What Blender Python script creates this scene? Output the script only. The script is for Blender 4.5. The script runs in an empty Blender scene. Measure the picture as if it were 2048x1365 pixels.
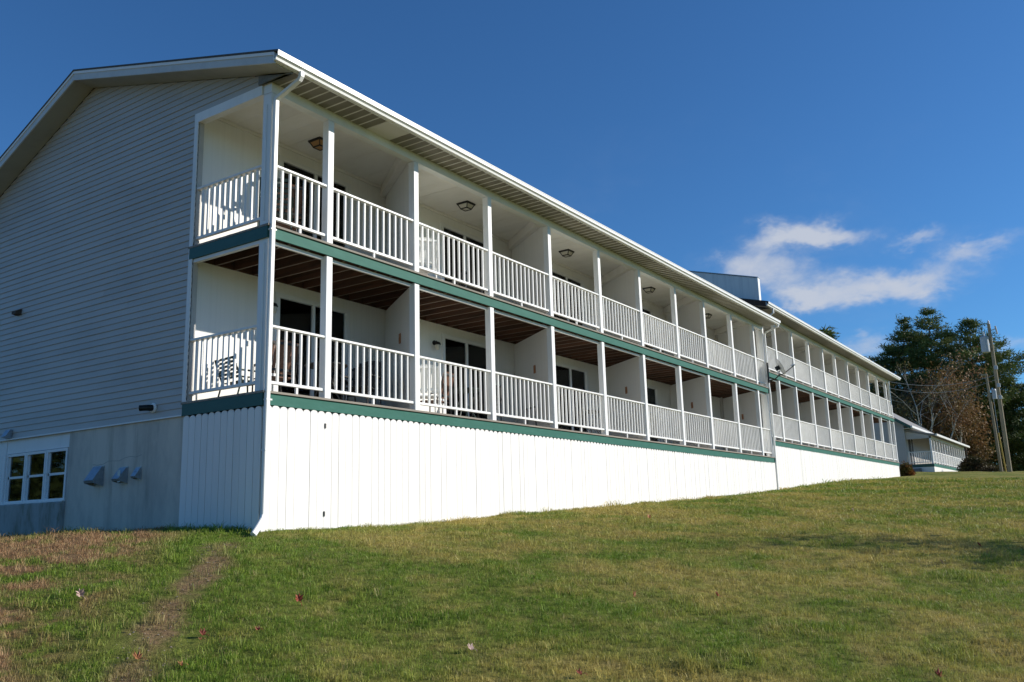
import bpy, math, random
import numpy as np
from mathutils import Vector, Matrix, Quaternion
random.seed(7); rng = np.random.default_rng(11)
SC = bpy.context.scene
COL = SC.collection

# ------------------------------------------------------------------ camera
CAM = Vector((-8.83634, -10.45554, -2.01011))
RT = Vector((0.55974934, -0.82819693, -0.02775821))
UP = Vector((-0.14926299, -0.13371816, 0.97971425))
FW = Vector((0.81510811, 0.54425113, 0.19846781))
cd = bpy.data.cameras.new('camera'); cam = bpy.data.objects.new('camera', cd); COL.objects.link(cam)
cd.sensor_width = 36; cd.lens = 30.872; cd.clip_start = 0.05; cd.clip_end = 5000
cam.matrix_world = Matrix(((RT.x, UP.x, -FW.x, CAM.x), (RT.y, UP.y, -FW.y, CAM.y), (RT.z, UP.z, -FW.z, CAM.z), (0, 0, 0, 1)))
SC.camera = cam

# ------------------------------------------------------------------ sun, sky, exposure
SUN_EL, SUN_TH = math.radians(25.4), math.radians(38)      # elevation; angle from the facade normal (-Y) towards +X
SUN = Vector((math.sin(SUN_TH) * math.cos(SUN_EL), -math.cos(SUN_TH) * math.cos(SUN_EL), math.sin(SUN_EL)))
sl = bpy.data.lights.new('sun', 'SUN'); so = bpy.data.objects.new('sun', sl); COL.objects.link(so)
sl.energy = 4.5; sl.angle = math.radians(0.53); sl.color = (1.0, 0.93, 0.82)
so.rotation_mode = 'QUATERNION'; so.rotation_quaternion = SUN.to_track_quat('Z', 'Y'); so.location = (30, -40, 40)
SC.view_settings.view_transform = 'Standard'; SC.view_settings.look = 'None'
SC.view_settings.exposure = 0.3; SC.view_settings.gamma = 1; SC.view_settings.use_curve_mapping = False
SC.render.engine = 'CYCLES'; SC.cycles.use_denoising = True; SC.cycles.max_bounces = 6; SC.cycles.diffuse_bounces = 4; SC.cycles.glossy_bounces = 2; SC.cycles.transparent_max_bounces = 12

W = bpy.data.worlds.new('World'); SC.world = W; W.use_nodes = True; W.cycles.sampling_method = 'MANUAL'; W.cycles.sample_map_resolution = 512
nt = W.node_tree; nt.nodes.clear()
class NB:
    """tiny helper to chain nodes"""
    def __init__(s, t): s.t = t
    def n(s, typ, **kw):
        x = s.t.nodes.new(typ)
        for k, v in kw.items(): setattr(x, k, v)
        return x
    def put(s, sock, v):
        if hasattr(v, 'links'): s.t.links.new(v, sock)
        else: sock.default_value = v
    def m(s, op, a, b=None, c=None, clamp=False):
        x = s.n('ShaderNodeMath', operation=op, use_clamp=clamp); s.put(x.inputs[0], a)
        if b is not None: s.put(x.inputs[1], b)
        if c is not None: s.put(x.inputs[2], c)
        return x.outputs[0]
    def noise(s, vec, scale, detail=4, rough=.55, dist=0.0, out=0, dim='3D'):
        x = s.n('ShaderNodeTexNoise', noise_dimensions=dim); x.inputs['Scale'].default_value = scale
        x.inputs['Detail'].default_value = detail; x.inputs['Roughness'].default_value = rough; x.inputs['Distortion'].default_value = dist
        if vec is not None: s.t.links.new(vec, x.inputs['Vector'])
        return x.outputs[out]
    def ramp(s, fac, lo, hi, a=0.0, b=1.0, smooth=True):
        x = s.n('ShaderNodeMapRange', interpolation_type='SMOOTHSTEP' if smooth else 'LINEAR')
        s.put(x.inputs[0], fac); x.inputs[1].default_value = lo; x.inputs[2].default_value = hi; x.inputs[3].default_value = a; x.inputs[4].default_value = b
        return x.outputs[0]
    def mix(s, fac, a, b, blend='MIX'):
        x = s.n('ShaderNodeMix', data_type='RGBA', blend_type=blend)
        s.put(x.inputs[0], fac)
        for i, v in ((6, a), (7, b)):
            if isinstance(v, tuple): v = (*v, 1) if len(v) == 3 else v
            s.put(x.inputs[i], v)
        return x.outputs[2]
    def comb(s, x, y, z):
        k = s.n('ShaderNodeCombineXYZ'); s.put(k.inputs[0], x); s.put(k.inputs[1], y); s.put(k.inputs[2], z); return k.outputs[0]
B = NB(nt)
sky = B.n('ShaderNodeTexSky', sky_type='NISHITA'); sky.sun_disc = False
sky.sun_elevation = SUN_EL; sky.sun_rotation = math.atan2(SUN.x, SUN.y)
sky.altitude = 300; sky.air_density = 1.0; sky.dust_density = 0.25; sky.ozone_density = 3.2
tc = B.n('ShaderNodeTexCoord'); sep = B.n('ShaderNodeSeparateXYZ'); nt.links.new(tc.outputs['Generated'], sep.inputs[0])
az = B.m('ARCTAN2', sep.outputs[1], sep.outputs[0]); el = B.m('ARCSINE', sep.outputs[2])
aev = B.comb(az, B.m('MULTIPLY', el, 1.6), 0.0)
wn = B.noise(aev, 16, 4, .62, 0.2, out=1); ws = B.n('ShaderNodeSeparateXYZ'); nt.links.new(wn, ws.inputs[0])
azw = B.m('ADD', az, B.m('MULTIPLY', B.m('SUBTRACT', ws.outputs[0], .5), 0.085))
elw = B.m('ADD', el, B.m('MULTIPLY', B.m('SUBTRACT', ws.outputs[1], .5), 0.055))
tot = None
# banks of small fair-weather cloud: azimuth, elevation, half-widths, strength, tilt
for a0, e0, sa, se, amp, tl in ((.268, .297, .040, .0165, 1.15, 0), (.230, .289, .046, .009, .75, 0), (.316, .271, .046, .014, .85, 0), (.285, .253, .046, .014, .75, 0),
                            (.205, .229, .066, .0165, .92, -.03), (.140, .231, .050, .0145, .72, 0), (.264, .227, .030, .011, .85, 0), (.135, .275, .038, .0075, .62, -.08),
                            (.086, .255, .038, .0115, .8, 0), (.206, .171, .036, .012, .7, 0), (.073, .155, .05, .012, .55, 0), (-.6, .24, .1, .016, .8, 0), (2.1, .22, .1, .016, .7, 0), (-2.3, .22, .1, .015, .7, 0)):
    da = B.m('SUBTRACT', azw, a0)
    u = B.m('DIVIDE', da, sa); v = B.m('DIVIDE', B.m('SUBTRACT', B.m('SUBTRACT', elw, e0), B.m('MULTIPLY', da, tl)), se)
    g = B.m('MULTIPLY', B.m('EXPONENT', B.m('MULTIPLY', B.m('ADD', B.m('MULTIPLY', u, u), B.m('MULTIPLY', v, v)), -1.0)), amp)
    tot = g if tot is None else B.m('ADD', tot, g)
fine = B.noise(aev, 24, 6, .62, 0.35)
dens = B.m('ADD', tot, B.m('MULTIPLY', B.m('SUBTRACT', fine, .5), B.m('MULTIPLY', B.ramp(tot, .0, .35), 1.05)))
cl = B.m('MULTIPLY', B.ramp(dens, .02, 1.25), .90)
veil = B.m('MULTIPLY', B.ramp(B.noise(aev, 7, 5, .6), .5, .85), B.ramp(el, .12, .5, .12, 0.0))
cl = B.m('MAXIMUM', cl, veil)
skycol = B.mix(1.0, sky.outputs[0], (0.40, 0.755, 1.07), 'MULTIPLY')
cloudcol = (5.0, 5.35, 6.1)
mixed = B.mix(cl, skycol, cloudcol)
bg = B.n('ShaderNodeBackground'); bg.inputs[1].default_value = 0.092
nt.links.new(mixed, bg.inputs[0]); wo = B.n('ShaderNodeOutputWorld'); nt.links.new(bg.outputs[0], wo.inputs[0])

# ------------------------------------------------------------------ materials
MATS = {}
def newmat(name):
    m = bpy.data.materials.new(name); m.use_nodes = True; m.node_tree.nodes.clear(); MATS[name] = m
    b = NB(m.node_tree); p = b.n('ShaderNodeBsdfPrincipled'); o = b.n('ShaderNodeOutputMaterial'); m.node_tree.links.new(p.outputs[0], o.inputs[0])
    return m, b, p
def wpos(b): return b.n('ShaderNodeNewGeometry').outputs['Position']
def scaled(b, v, s):
    k = b.n('ShaderNodeVectorMath', operation='MULTIPLY'); b.t.links.new(v, k.inputs[0]); k.inputs[1].default_value = s; return k.outputs[0]
def bump(b, p, h, strength=.3, dist=.01):
    x = b.n('ShaderNodeBump'); x.inputs['Strength'].default_value = strength; x.inputs['Distance'].default_value = dist
    b.t.links.new(h, x.inputs['Height']); b.t.links.new(x.outputs[0], p.inputs['Normal'])
def surf(name, col, col2=None, rough=.6, stretch=(1, 1, 1), scale=3, lo=.4, hi=.75, rnd=0.06, bmp=.15, bscale=40, dirt=None, spec=.35, metal=0):
    m, b, p = newmat(name); pos = wpos(b); pv = scaled(b, pos, stretch)
    c = (*col, 1)
    if col2: c = b.mix(b.ramp(b.noise(pv, scale, 6, .65), lo, hi), col, col2)
    if rnd:
        oi = b.n('ShaderNodeObjectInfo').outputs['Random']
        c = b.mix(1.0, c, b.comb(*[b.ramp(oi, 0, 1, 1 - rnd, 1 + rnd * .4, False)] * 3), 'MULTIPLY')
    if dirt: c = b.mix(b.m('MULTIPLY', b.ramp(b.noise(scaled(b, pos, dirt[1]), dirt[2], 7, .7), dirt[3], dirt[4]), dirt[5]), c, dirt[0])
    b.put(p.inputs['Base Color'], c); p.inputs['Roughness'].default_value = rough; p.inputs['Specular IOR Level'].default_value = spec; p.inputs['Metallic'].default_value = metal
    if bmp: bump(b, p, b.noise(pv, bscale, 4, .6), bmp, .006)
    return m
surf('white_paint', (.79, .80, .80), (.72, .73, .73), .5, (1, 1, .25), 2.2, rnd=.05, dirt=((.40, .38, .34), (3, 3, .7), 2.4, .62, .85, .35))
surf('picket_paint', (.80, .785, .765), (.75, .735, .715), .55, (1, 1, .15), 3, rnd=.05, dirt=((.5, .48, .42), (4, 4, .5), 1.6, .62, .9, .30))
surf('rail_paint', (.81, .81, .80), (.70, .70, .69), .45, (1, 1, .3), 4, rnd=.06, dirt=((.33, .27, .22), (5, 5, 1.2), 3, .64, .84, .4))
surf('siding', (.46, .445, .42), (.40, .385, .365), .45, (.5, .35, 1), 1.3, rnd=.05, bmp=.06, bscale=14, dirt=((.40, .39, .34), (1, .6, .25), 1.1, .55, .9, .35))
surf('board_wall', (.82, .815, .78), (.78, .775, .74), .6, (9, 9, .2), 2.2, rnd=.03, bmp=.2, bscale=8, dirt=((.36, .34, .28), (1, 1, .5), 1.1, .62, .9, .35))
surf('ceiling_paint', (.84, .82, .76), (.77, .745, .68), .6, (2, .6, 1), 1.4, rnd=.07)
surf('soffit_vinyl', (.19, .175, .13), (.16, .145, .11), .55, (1, 1, 1), 3, rnd=.05)
surf('soffit_plain', (.60, .585, .53), None, .55)
surf('rake_paint', (.56, .575, .57), (.48, .49, .49), .5, (1, 1, 1), 2, rnd=.08)
surf('rake_soffit', (.40, .385, .33), (.34, .325, .28), .6, (1, 1, 1), 2, rnd=.05)
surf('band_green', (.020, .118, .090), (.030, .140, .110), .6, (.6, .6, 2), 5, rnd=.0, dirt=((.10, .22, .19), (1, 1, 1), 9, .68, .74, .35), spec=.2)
surf('band_green_shaded', (.026, .095, .082), (.034, .11, .095), .5, (.6, .6, 2), 5, rnd=0)  # same band green, with the shade of the end faces put into its colour
surf('deck_wood', (.30, .27, .23), (.21, .18, .155), .8, (.5, 6, 6), 3, rnd=.2, bmp=.4)
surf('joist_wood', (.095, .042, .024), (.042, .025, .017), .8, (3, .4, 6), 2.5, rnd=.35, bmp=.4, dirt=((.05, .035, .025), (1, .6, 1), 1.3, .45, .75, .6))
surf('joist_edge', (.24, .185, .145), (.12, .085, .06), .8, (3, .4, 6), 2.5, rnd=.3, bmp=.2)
surf('concrete', (.62, .575, .50), (.46, .435, .39), .9, (1, 1, .45), 1.3, lo=.38, hi=.66, rnd=0, bmp=.5, bscale=22, dirt=((.16, .155, .12), (1.6, 1.6, .2), 1.5, .48, .78, .65))
surf('concrete_dirty', (.38, .385, .375), (.22, .225, .19), .95, (1, 1, .35), 2.4, rnd=0, bmp=.6, bscale=14, dirt=((.11, .115, .06), (2, 2, .5), 1.9, .48, .7, .7))
surf('gutter_white', (.80, .80, .78), (.74, .74, .72), .35, (.4, 1, 1), 2, rnd=.04, dirt=((.45, .44, .38), (.8, 3, 4), 2.5, .6, .85, .35))
surf('galvanized', (.42, .45, .48), (.30, .33, .36), .38, (1, 1, 1), 12, rnd=.1, metal=.7, bmp=.1)
surf('grey_panel', (.20, .21, .215), (.13, .14, .15), .8, (1, 1, 1), 5, rnd=0)
surf('firewall_grey', (.74, .75, .74), (.62, .63, .63), .6, (.4, 3, .25), 2, rnd=0)
surf('brown_wood', (.060, .040, .030), (.11, .08, .06), .85, (1, 2, 6), 4, rnd=.1)
surf('shingle', (.075, .075, .08), (.12, .115, .11), .95, (6, 6, 6), 4, rnd=.05, bmp=.6, bscale=30)
surf('shingle_grey', (.22, .22, .23), (.30, .29, .28), .95, (2, 6, 6), 4, rnd=.05)
surf('black_metal', (.02, .02, .02), (.035, .03, .028), .5, rnd=.05)
surf('rusty_metal', (.07, .045, .03), (.03, .025, .022), .7, rnd=.1)
surf('black_plastic', (.012, .012, .012), None, .4)
surf('white_plastic', (.80, .81, .80), None, .4, rnd=.03)
surf('patio_brown', (.20, .10, .065), (.13, .07, .05), .6, (1, 1, 8), 8, rnd=.15)
surf('patio_dark', (.035, .035, .035), (.06, .055, .05), .5, rnd=.2)
surf('patio_green', (.030, .055, .050), (.05, .08, .07), .45, rnd=.2)
surf('dish_grey', (.55, .57, .60), (.48, .5, .53), .45)
surf('plaque_tan', (.42, .20, .10), (.30, .15, .09), .6, (1, 1, 1), 30, rnd=.25)
surf('pole_wood', (.33, .28, .205), (.22, .185, .14), .9, (4, 4, .4), 3, rnd=.1, bmp=.5, bscale=10)
surf('yellow_plastic', (.42, .30, .07), None, .5)
surf('transformer_grey', (.42, .46, .50), None, .5)
surf('curtain', (.16, .175, .165), (.11, .12, .115), .9, rnd=.1)
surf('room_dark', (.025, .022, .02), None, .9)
surf('brick_red', (.28, .10, .06), (.2, .075, .05), .9, (1, 1, 1), 6)
surf('pebble', (.36, .30, .235), (.22, .18, .14), .9, (1, 1, 1), 30, rnd=.2)
surf('birch_bark', (.62, .58, .52), (.24, .21, .19), .8, (1, 1, 2.5), 2.5, rnd=.1)
surf('bark', (.10, .08, .065), (.06, .05, .04), .95, (3, 3, .6), 5, rnd=.1)
surf('brown_bark', (.24, .17, .125), (.15, .105, .08), .9, (3, 3, .6), 5, rnd=.15)
surf('maple_red', (.30, .065, .035), (.18, .045, .025), .6, (1, 1, 1), 30, rnd=.4)
surf('leaf_pink', (.50, .36, .31), (.36, .22, .18), .6, (1, 1, 1), 30, rnd=.15)
surf('leaf_tan', (.38, .16, .06), (.24, .10, .04), .6, (1, 1, 1), 30, rnd=.3)

def glassmat(name, tint=(.02, .025, .025), gloss_rough=.03):
    m = bpy.data.materials.new(name); m.use_nodes = True; t = m.node_tree; t.nodes.clear(); b = NB(t); MATS[name] = m
    tr = b.n('ShaderNodeBsdfTransparent'); tr.inputs[0].default_value = (.62, .66, .66, 1)
    gl = b.n('ShaderNodeBsdfGlossy'); gl.inputs['Roughness'].default_value = gloss_rough; gl.inputs[0].default_value = (.9, .95, 1, 1)
    fr = b.n('ShaderNodeFresnel'); fr.inputs[0].default_value = 1.5
    mx = b.n('ShaderNodeMixShader'); t.links.new(fr.outputs[0], mx.inputs[0]); t.links.new(tr.outputs[0], mx.inputs[1]); t.links.new(gl.outputs[0], mx.inputs[2])
    o = b.n('ShaderNodeOutputMaterial'); t.links.new(mx.outputs[0], o.inputs[0]); return m
glassmat('glass')
m, b, p = newmat('frosted_glass'); p.inputs['Base Color'].default_value = (.52, .5, .42, 1); p.inputs['Roughness'].default_value = .35
m, b, p = newmat('amber_glass'); p.inputs['Base Color'].default_value = (.42, .23, .09, 1); p.inputs['Roughness'].default_value = .35

def leafmat(name, cols, trans=.25, nscale=.5):
    m = bpy.data.materials.new(name); m.use_nodes = True; t = m.node_tree; t.nodes.clear(); b = NB(t); MATS[name] = m
    g = b.n('ShaderNodeNewGeometry'); r = g.outputs['Random Per Island']
    n = b.noise(g.outputs['Position'], nscale, 3, .6)
    c = b.mix(r, cols[0], cols[1]); c = b.mix(b.ramp(n, .4, .65), c, cols[2])
    d = b.n('ShaderNodeBsdfPrincipled'); d.inputs['Roughness'].default_value = .6; d.inputs['Specular IOR Level'].default_value = .25; t.links.new(c, d.inputs['Base Color'])
    tl = b.n('ShaderNodeBsdfTranslucent'); t.links.new(c, tl.inputs[0])
    mx = b.n('ShaderNodeMixShader'); mx.inputs[0].default_value = trans; t.links.new(d.outputs[0], mx.inputs[1]); t.links.new(tl.outputs[0], mx.inputs[2])
    o = b.n('ShaderNodeOutputMaterial'); t.links.new(mx.outputs[0], o.inputs[0]); return m
leafmat('pine_needles', ((.085, .125, .028), (.165, .200, .050), (.110, .140, .042)), .15, .35)
leafmat('pine_needles_dark', ((.058, .092, .024), (.115, .148, .038), (.075, .105, .032)), .15, .35)
leafmat('brown_leaves', ((.27, .16, .085), (.17, .105, .06), (.29, .16, .07)), .25, .5)
leafmat('rust_leaves', ((.25, .125, .045), (.15, .085, .045), (.21, .14, .05)), .25, .5)
leafmat('olive_leaves', ((.16, .14, .05), (.12, .10, .045), (.20, .14, .04)), .25, .5)
leafmat('red_leaves', ((.30, .08, .03), (.20, .10, .03), (.14, .12, .03)), .25, 1.5)
leafmat('hedge_brown', ((.10, .065, .03), (.06, .05, .025), (.08, .075, .03)), .2, 1.5)

# the lawn's own colours (living green, straw, worn earth), shared by the soil sheet and the blades standing in it
PATH = [(-1.3, -.95), (-1.97, -1.57), (-2.60, -2.36), (-3.52, -3.12), (-4.23, -3.83), (-4.74, -4.41), (-5.23, -4.99), (-5.7, -5.6)]
def lawn_colour(b, soil):
    pos = wpos(b); flat = scaled(b, pos, (1, 1, 0))
    sp = b.n('ShaderNodeSeparateXYZ'); b.t.links.new(pos, sp.inputs[0]); X, Y = sp.outputs[0], sp.outputs[1]
    n1 = b.noise(flat, .33, 4, .55, .4); n2 = b.noise(flat, 1.5, 5, .6, .3); n3 = b.noise(flat, 7, 4, .65)
    green = b.mix(b.ramp(n3, .3, .7), (.078, .145, .012), (.205, .290, .034))
    straw = b.mix(b.ramp(n3, .35, .7), (.38, .285, .085), (.60, .465, .150))
    dry = b.m('ADD', b.m('MULTIPLY', n1, .62), b.m('MULTIPLY', n2, .48))
    # the open lawn away from the building dries out, the strip right of the trodden path stays lush
    lushx = b.ramp(b.m('ADD', X, b.m('MULTIPLY', Y, -.75)), -1.5, 3.2)
    farx = b.ramp(X, 6, 24, 0, .03)
    bias = b.m('SUBTRACT', b.m('ADD', b.m('MULTIPLY', lushx, .125), -.085), farx)
    dry = b.m('ADD', dry, bias)
    f = b.m('MULTIPLY', b.ramp(dry, .47, .70), .78)
    c = b.mix(f, green, straw)
    # reddish dead grass left of the path
    left = b.ramp(b.m('SUBTRACT', b.m('MULTIPLY', Y, .92), b.m('MULTIPLY', X, 1.03)), 1.0, 2.2)
    red = b.mix(b.ramp(n3, .3, .7), (.24, .135, .065), (.40, .255, .135))
    rf = b.m('MULTIPLY', left, b.ramp(b.m('ADD', b.m('MULTIPLY', n2, .75), b.m('MULTIPLY', n1, .3)), .44, .55))
    c = b.mix(rf, c, red)
    # the trodden path: distance to a polyline
    dmin = None
    for (ax, ay), (bx_, by_) in zip(PATH[:-1], PATH[1:]):
        dx, dy = bx_ - ax, by_ - ay; L2 = dx * dx + dy * dy
        tpar = b.m('DIVIDE', b.m('ADD', b.m('MULTIPLY', b.m('SUBTRACT', X, ax), dx), b.m('MULTIPLY', b.m('SUBTRACT', Y, ay), dy)), L2, clamp=True)
        tpar = b.m('MINIMUM', b.m('MAXIMUM', tpar, 0.0), 1.0)
        ex = b.m('SUBTRACT', X, b.m('MULTIPLY_ADD', tpar, dx, ax)); ey = b.m('SUBTRACT', Y, b.m('MULTIPLY_ADD', tpar, dy, ay))
        d = b.m('SQRT', b.m('ADD', b.m('MULTIPLY', ex, ex), b.m('MULTIPLY', ey, ey)))
        dmin = d if dmin is None else b.m('MINIMUM', dmin, d)
    dmin = b.m('ADD', dmin, b.m('MULTIPLY', b.m('SUBTRACT', n2, .5), .85))
    pf = b.m('MULTIPLY', b.ramp(dmin, .0, .28, 1, 0), b.ramp(n3, .28, .55, .6, 1))
    if soil:
        c = b.mix(.38, c, (.14, .11, .045))
        earth = b.mix(b.ramp(b.noise(flat, 22, 5, .7), .35, .7), (.19, .122, .062), (.34, .235, .125))
        c = b.mix(pf, c, earth)
    else:
        c = b.mix(b.m('MULTIPLY', pf, .8), c, (.24, .16, .085))
    return c, flat
m, b, p = newmat('lawn_soil'); c, flat = lawn_colour(b, True); b.put(p.inputs['Base Color'], c); p.inputs['Roughness'].default_value = .95; p.inputs['Specular IOR Level'].default_value = .1
bump(b, p, b.noise(flat, 18, 6, .75), .9, .05)
m = bpy.data.materials.new('grass_blade'); MATS['grass_blade'] = m; m.use_nodes = True; t = m.node_tree; t.nodes.clear(); b = NB(t)
c, flat = lawn_colour(b, False)
ri = b.n('ShaderNodeObjectInfo').outputs['Random']; isl = b.n('ShaderNodeNewGeometry').outputs['Random Per Island']
c = b.mix(1.0, c, b.comb(*[b.ramp(isl, 0, 1, .45, 1.55, False)] * 3), 'MULTIPLY')
c = b.mix(b.ramp(ri, .88, .93, 0, .65), c, (.42, .335, .15))
d = b.n('ShaderNodeBsdfPrincipled'); d.inputs['Roughness'].default_value = .55; d.inputs['Specular IOR Level'].default_value = .3; t.links.new(c, d.inputs['Base Color'])
tl = b.n('ShaderNodeBsdfTranslucent'); t.links.new(c, tl.inputs[0]); mx = b.n('ShaderNodeMixShader'); mx.inputs[0].default_value = .3
t.links.new(d.outputs[0], mx.inputs[1]); t.links.new(tl.outputs[0], mx.inputs[2]); o = b.n('ShaderNodeOutputMaterial'); t.links.new(mx.outputs[0], o.inputs[0])

# ------------------------------------------------------------------ mesh helpers
class MB:
    def __init__(s): s.v = []; s.f = []
    def add(s, vs, fs):
        k = len(s.v); s.v += [tuple(q) for q in vs]; s.f += [tuple(i + k for i in f) for f in fs]; return s
    def box(s, x0, x1, y0, y1, z0, z1):
        return s.add([(x0, y0, z0), (x1, y0, z0), (x1, y1, z0), (x0, y1, z0), (x0, y0, z1), (x1, y0, z1), (x1, y1, z1), (x0, y1, z1)],
                     [(3, 2, 1, 0), (4, 5, 6, 7), (0, 1, 5, 4), (1, 2, 6, 5), (2, 3, 7, 6), (3, 0, 4, 7)])
    def bbox(s, x0, x1, y0, y1, z0, z1, c=.006):
        """box with chamfered edges"""
        vs = []; xs, ys, zs = (x0, x1), (y0, y1), (z0, z1)
        sg = (1, -1)
        idx = {}
        for i in (0, 1):
            for j in (0, 1):
                for k in (0, 1):
                    X, Y, Z = xs[i], ys[j], zs[k]; dx, dy, dz = sg[i] * c, sg[j] * c, sg[k] * c
                    idx[i, j, k] = len(vs); vs += [(X, Y + dy, Z + dz), (X + dx, Y, Z + dz), (X + dx, Y + dy, Z)]
        F = []
        for ax in range(3):
            for e in (0, 1):
                q = []
                for a, b_ in ((0, 0), (1, 0), (1, 1), (0, 1)):
                    key = [0, 0, 0]; key[ax] = e; key[(ax + 1) % 3] = a; key[(ax + 2) % 3] = b_; q.append(idx[tuple(key)] + ax)
                F.append(tuple(q) if e else tuple(q[::-1]))
        for ax in range(3):
            b1, b2 = (ax + 1) % 3, (ax + 2) % 3
            for a in (0, 1):
                for c_ in (0, 1):
                    k0 = [0, 0, 0]; k0[b1] = a; k0[b2] = c_; k1 = list(k0); k1[ax] = 1
                    i0, i1 = idx[tuple(k0)], idx[tuple(k1)]
                    F.append((i0 + b1, i1 + b1, i1 + b2, i0 + b2))
        for k, i in idx.items(): F.append((i, i + 1, i + 2))
        return s.add(vs, F)
    def prism(s, poly, axis, a, b_):
        """extrude a 2-D polygon along an axis; poly holds the two other coordinates in x,y,z order"""
        n = len(poly)
        def P(q, w): return (w, q[0], q[1]) if axis == 0 else (q[0], w, q[1]) if axis == 1 else (q[0], q[1], w)
        return s.add([P(q, a) for q in poly] + [P(q, b_) for q in poly], [tuple(range(n))[::-1], tuple(range(n, 2 * n))] + [(i, (i + 1) % n, n + (i + 1) % n, n + i) for i in range(n)])
    def beam(s, p, q, w, h, up=(0, 0, 1)):
        p, q = Vector(p), Vector(q); d = (q - p).normalized(); u = Vector(up); r = d.cross(u).normalized() * (w / 2); u2 = r.cross(d).normalized() * (h / 2)
        return s.add([p - r - u2, p + r - u2, p + r + u2, p - r + u2, q - r - u2, q + r - u2, q + r + u2, q - r + u2],
                     [(0, 1, 2, 3), (7, 6, 5, 4), (0, 4, 5, 1), (1, 5, 6, 2), (2, 6, 7, 3), (3, 7, 4, 0)])
    def tube(s, pts, rads, n=8, cap=True):
        pts = [Vector(q) for q in pts]
        if not hasattr(rads, '__len__'): rads = [rads] * len(pts)
        k0 = len(s.v); ref = None
        for i, q in enumerate(pts):
            d = (pts[min(i + 1, len(pts) - 1)] - pts[max(i - 1, 0)]).normalized()
            if ref is None: ref = d.orthogonal().normalized()
            ref = (ref - d * ref.dot(d)).normalized(); w = d.cross(ref)
            for j in range(n):
                a = 2 * math.pi * j / n; s.v.append(tuple(q + (ref * math.cos(a) + w * math.sin(a)) * rads[i]))
        for i in range(len(pts) - 1):
            for j in range(n):
                a, b_ = k0 + i * n + j, k0 + i * n + (j + 1) % n; s.f.append((a, b_, b_ + n, a + n))
        if cap:
            s.f.append(tuple(k0 + j for j in range(n))[::-1]); k1 = k0 + (len(pts) - 1) * n; s.f.append(tuple(k1 + j for j in range(n)))
        return s
    def lathe(s, prof, n=16, c=(0, 0, 0), axis=(0, 0, 1)):
        """prof: (radius, height) list"""
        A = Vector(axis).normalized(); R_ = A.orthogonal().normalized(); T = A.cross(R_); C = Vector(c); k0 = len(s.v)
        for r, h in prof:
            for j in range(n):
                a = 2 * math.pi * j / n; s.v.append(tuple(C + A * h + (R_ * math.cos(a) + T * math.sin(a)) * r))
        for i in range(len(prof) - 1):
            for j in range(n):
                a, b_ = k0 + i * n + j, k0 + i * n + (j + 1) % n; s.f.append((a, b_, b_ + n, a + n))
        return s
    def mesh(s, name, smooth=False):
        me = bpy.data.meshes.new(name); me.from_pydata(s.v, [], s.f)
        if smooth: me.shade_smooth()
        me.update(); return me
def link(name, me, mat, parent=None, loc=None, **props):
    o = bpy.data.objects.new(name, me); COL.objects.link(o)
    if me is not None and mat is not None and len(me.materials) == 0: me.materials.append(MATS[mat])
    if loc is not None: o.location = loc
    if parent is not None:
        o.parent = parent
        if parent.get('_abs'): o.matrix_parent_inverse = Matrix.Translation(-Vector(parent['_abs']))
        # a part of a part keeps scene coordinates too
        if parent.parent is not None and parent.parent.get('_abs'): o.matrix_parent_inverse = Matrix.Identity(4)
    for k, v in props.items(): o[k] = v
    return o
def build(name, mb, mat, parent=None, smooth=False, **props): return link(name, mb.mesh(name, smooth), mat, parent, None, **props)
def thing(name, label, cat, loc=(0, 0, 0), rz=0, group=None, absolute=False):
    o = bpy.data.objects.new(name, None); COL.objects.link(o); o.location = loc; o.rotation_euler = (0, 0, rz); o.empty_display_size = .3
    o['label'] = label; o['category'] = cat
    if group: o['group'] = group
    if absolute: o['_abs'] = tuple(loc)
    return o
def tag(o, label, cat, group=None):
    o['label'] = label; o['category'] = cat
    if group: o['group'] = group
    return o
def copy_tree(o, parent=None):
    c = o.copy(); COL.objects.link(c); c.parent = parent
    for ch in list(o.children): copy_tree(ch, c)
    return c

# ------------------------------------------------------------------ ground
CP = np.array([(-.1, .1, -2.07), (-.35, -.22, -2.19), (1.3, -.05, -2.08), (3.6, -.05, -2.06), (5.5, -.05, -1.96), (8.7, -.05, -1.86), (12, -.05, -1.74), (16.9, -.05, -1.58), (24.3, -.05, -1.26), (33, .2, -.815), (41, .2, -.47), (49.6, .2, -.12),
               (-.2, 2, -2.04), (-.2, 4, -2.16), (-.3, 6, -2.34), (-.3, 9, -2.45), (-.4, 13, -2.5), (-1.6, 2.2, -2.06), (-2.4, 4.5, -2.13), (-2.6, 7, -2.16), (-5, 3, -2.30), (-6, 8, -2.38), (-10, 6, -2.75), (-14, 14, -3.0),
               (-8.8, -10.5, -3.55), (-12, -6, -3.55), (-6, -7, -3.25), (-4, -4, -2.78), (-1.5, -1.5, -2.26), (0, -5, -2.62), (4, -9, -2.85), (10, -5, -2.12), (12, -12, -2.55), (20, -10, -1.85), (25, -4, -1.40), (30, -14, -1.6), (40, -7, -.78), (46, -2, -.32),
               (56, -5.2, .07), (63, .3, .56), (61, -5.6, .15), (72, -4, .55), (81, 1, .98), (60, -25, -.4), (75, -20, .3), (-30, -30, -5), (10, -40, -3.6), (0, 30, -2.6), (30, 25, -1.3), (60, 25, .4), (90, 10, 1.1), (95, -30, .6), (90, 50, 1.0), (-40, 20, -4.5)])
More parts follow.
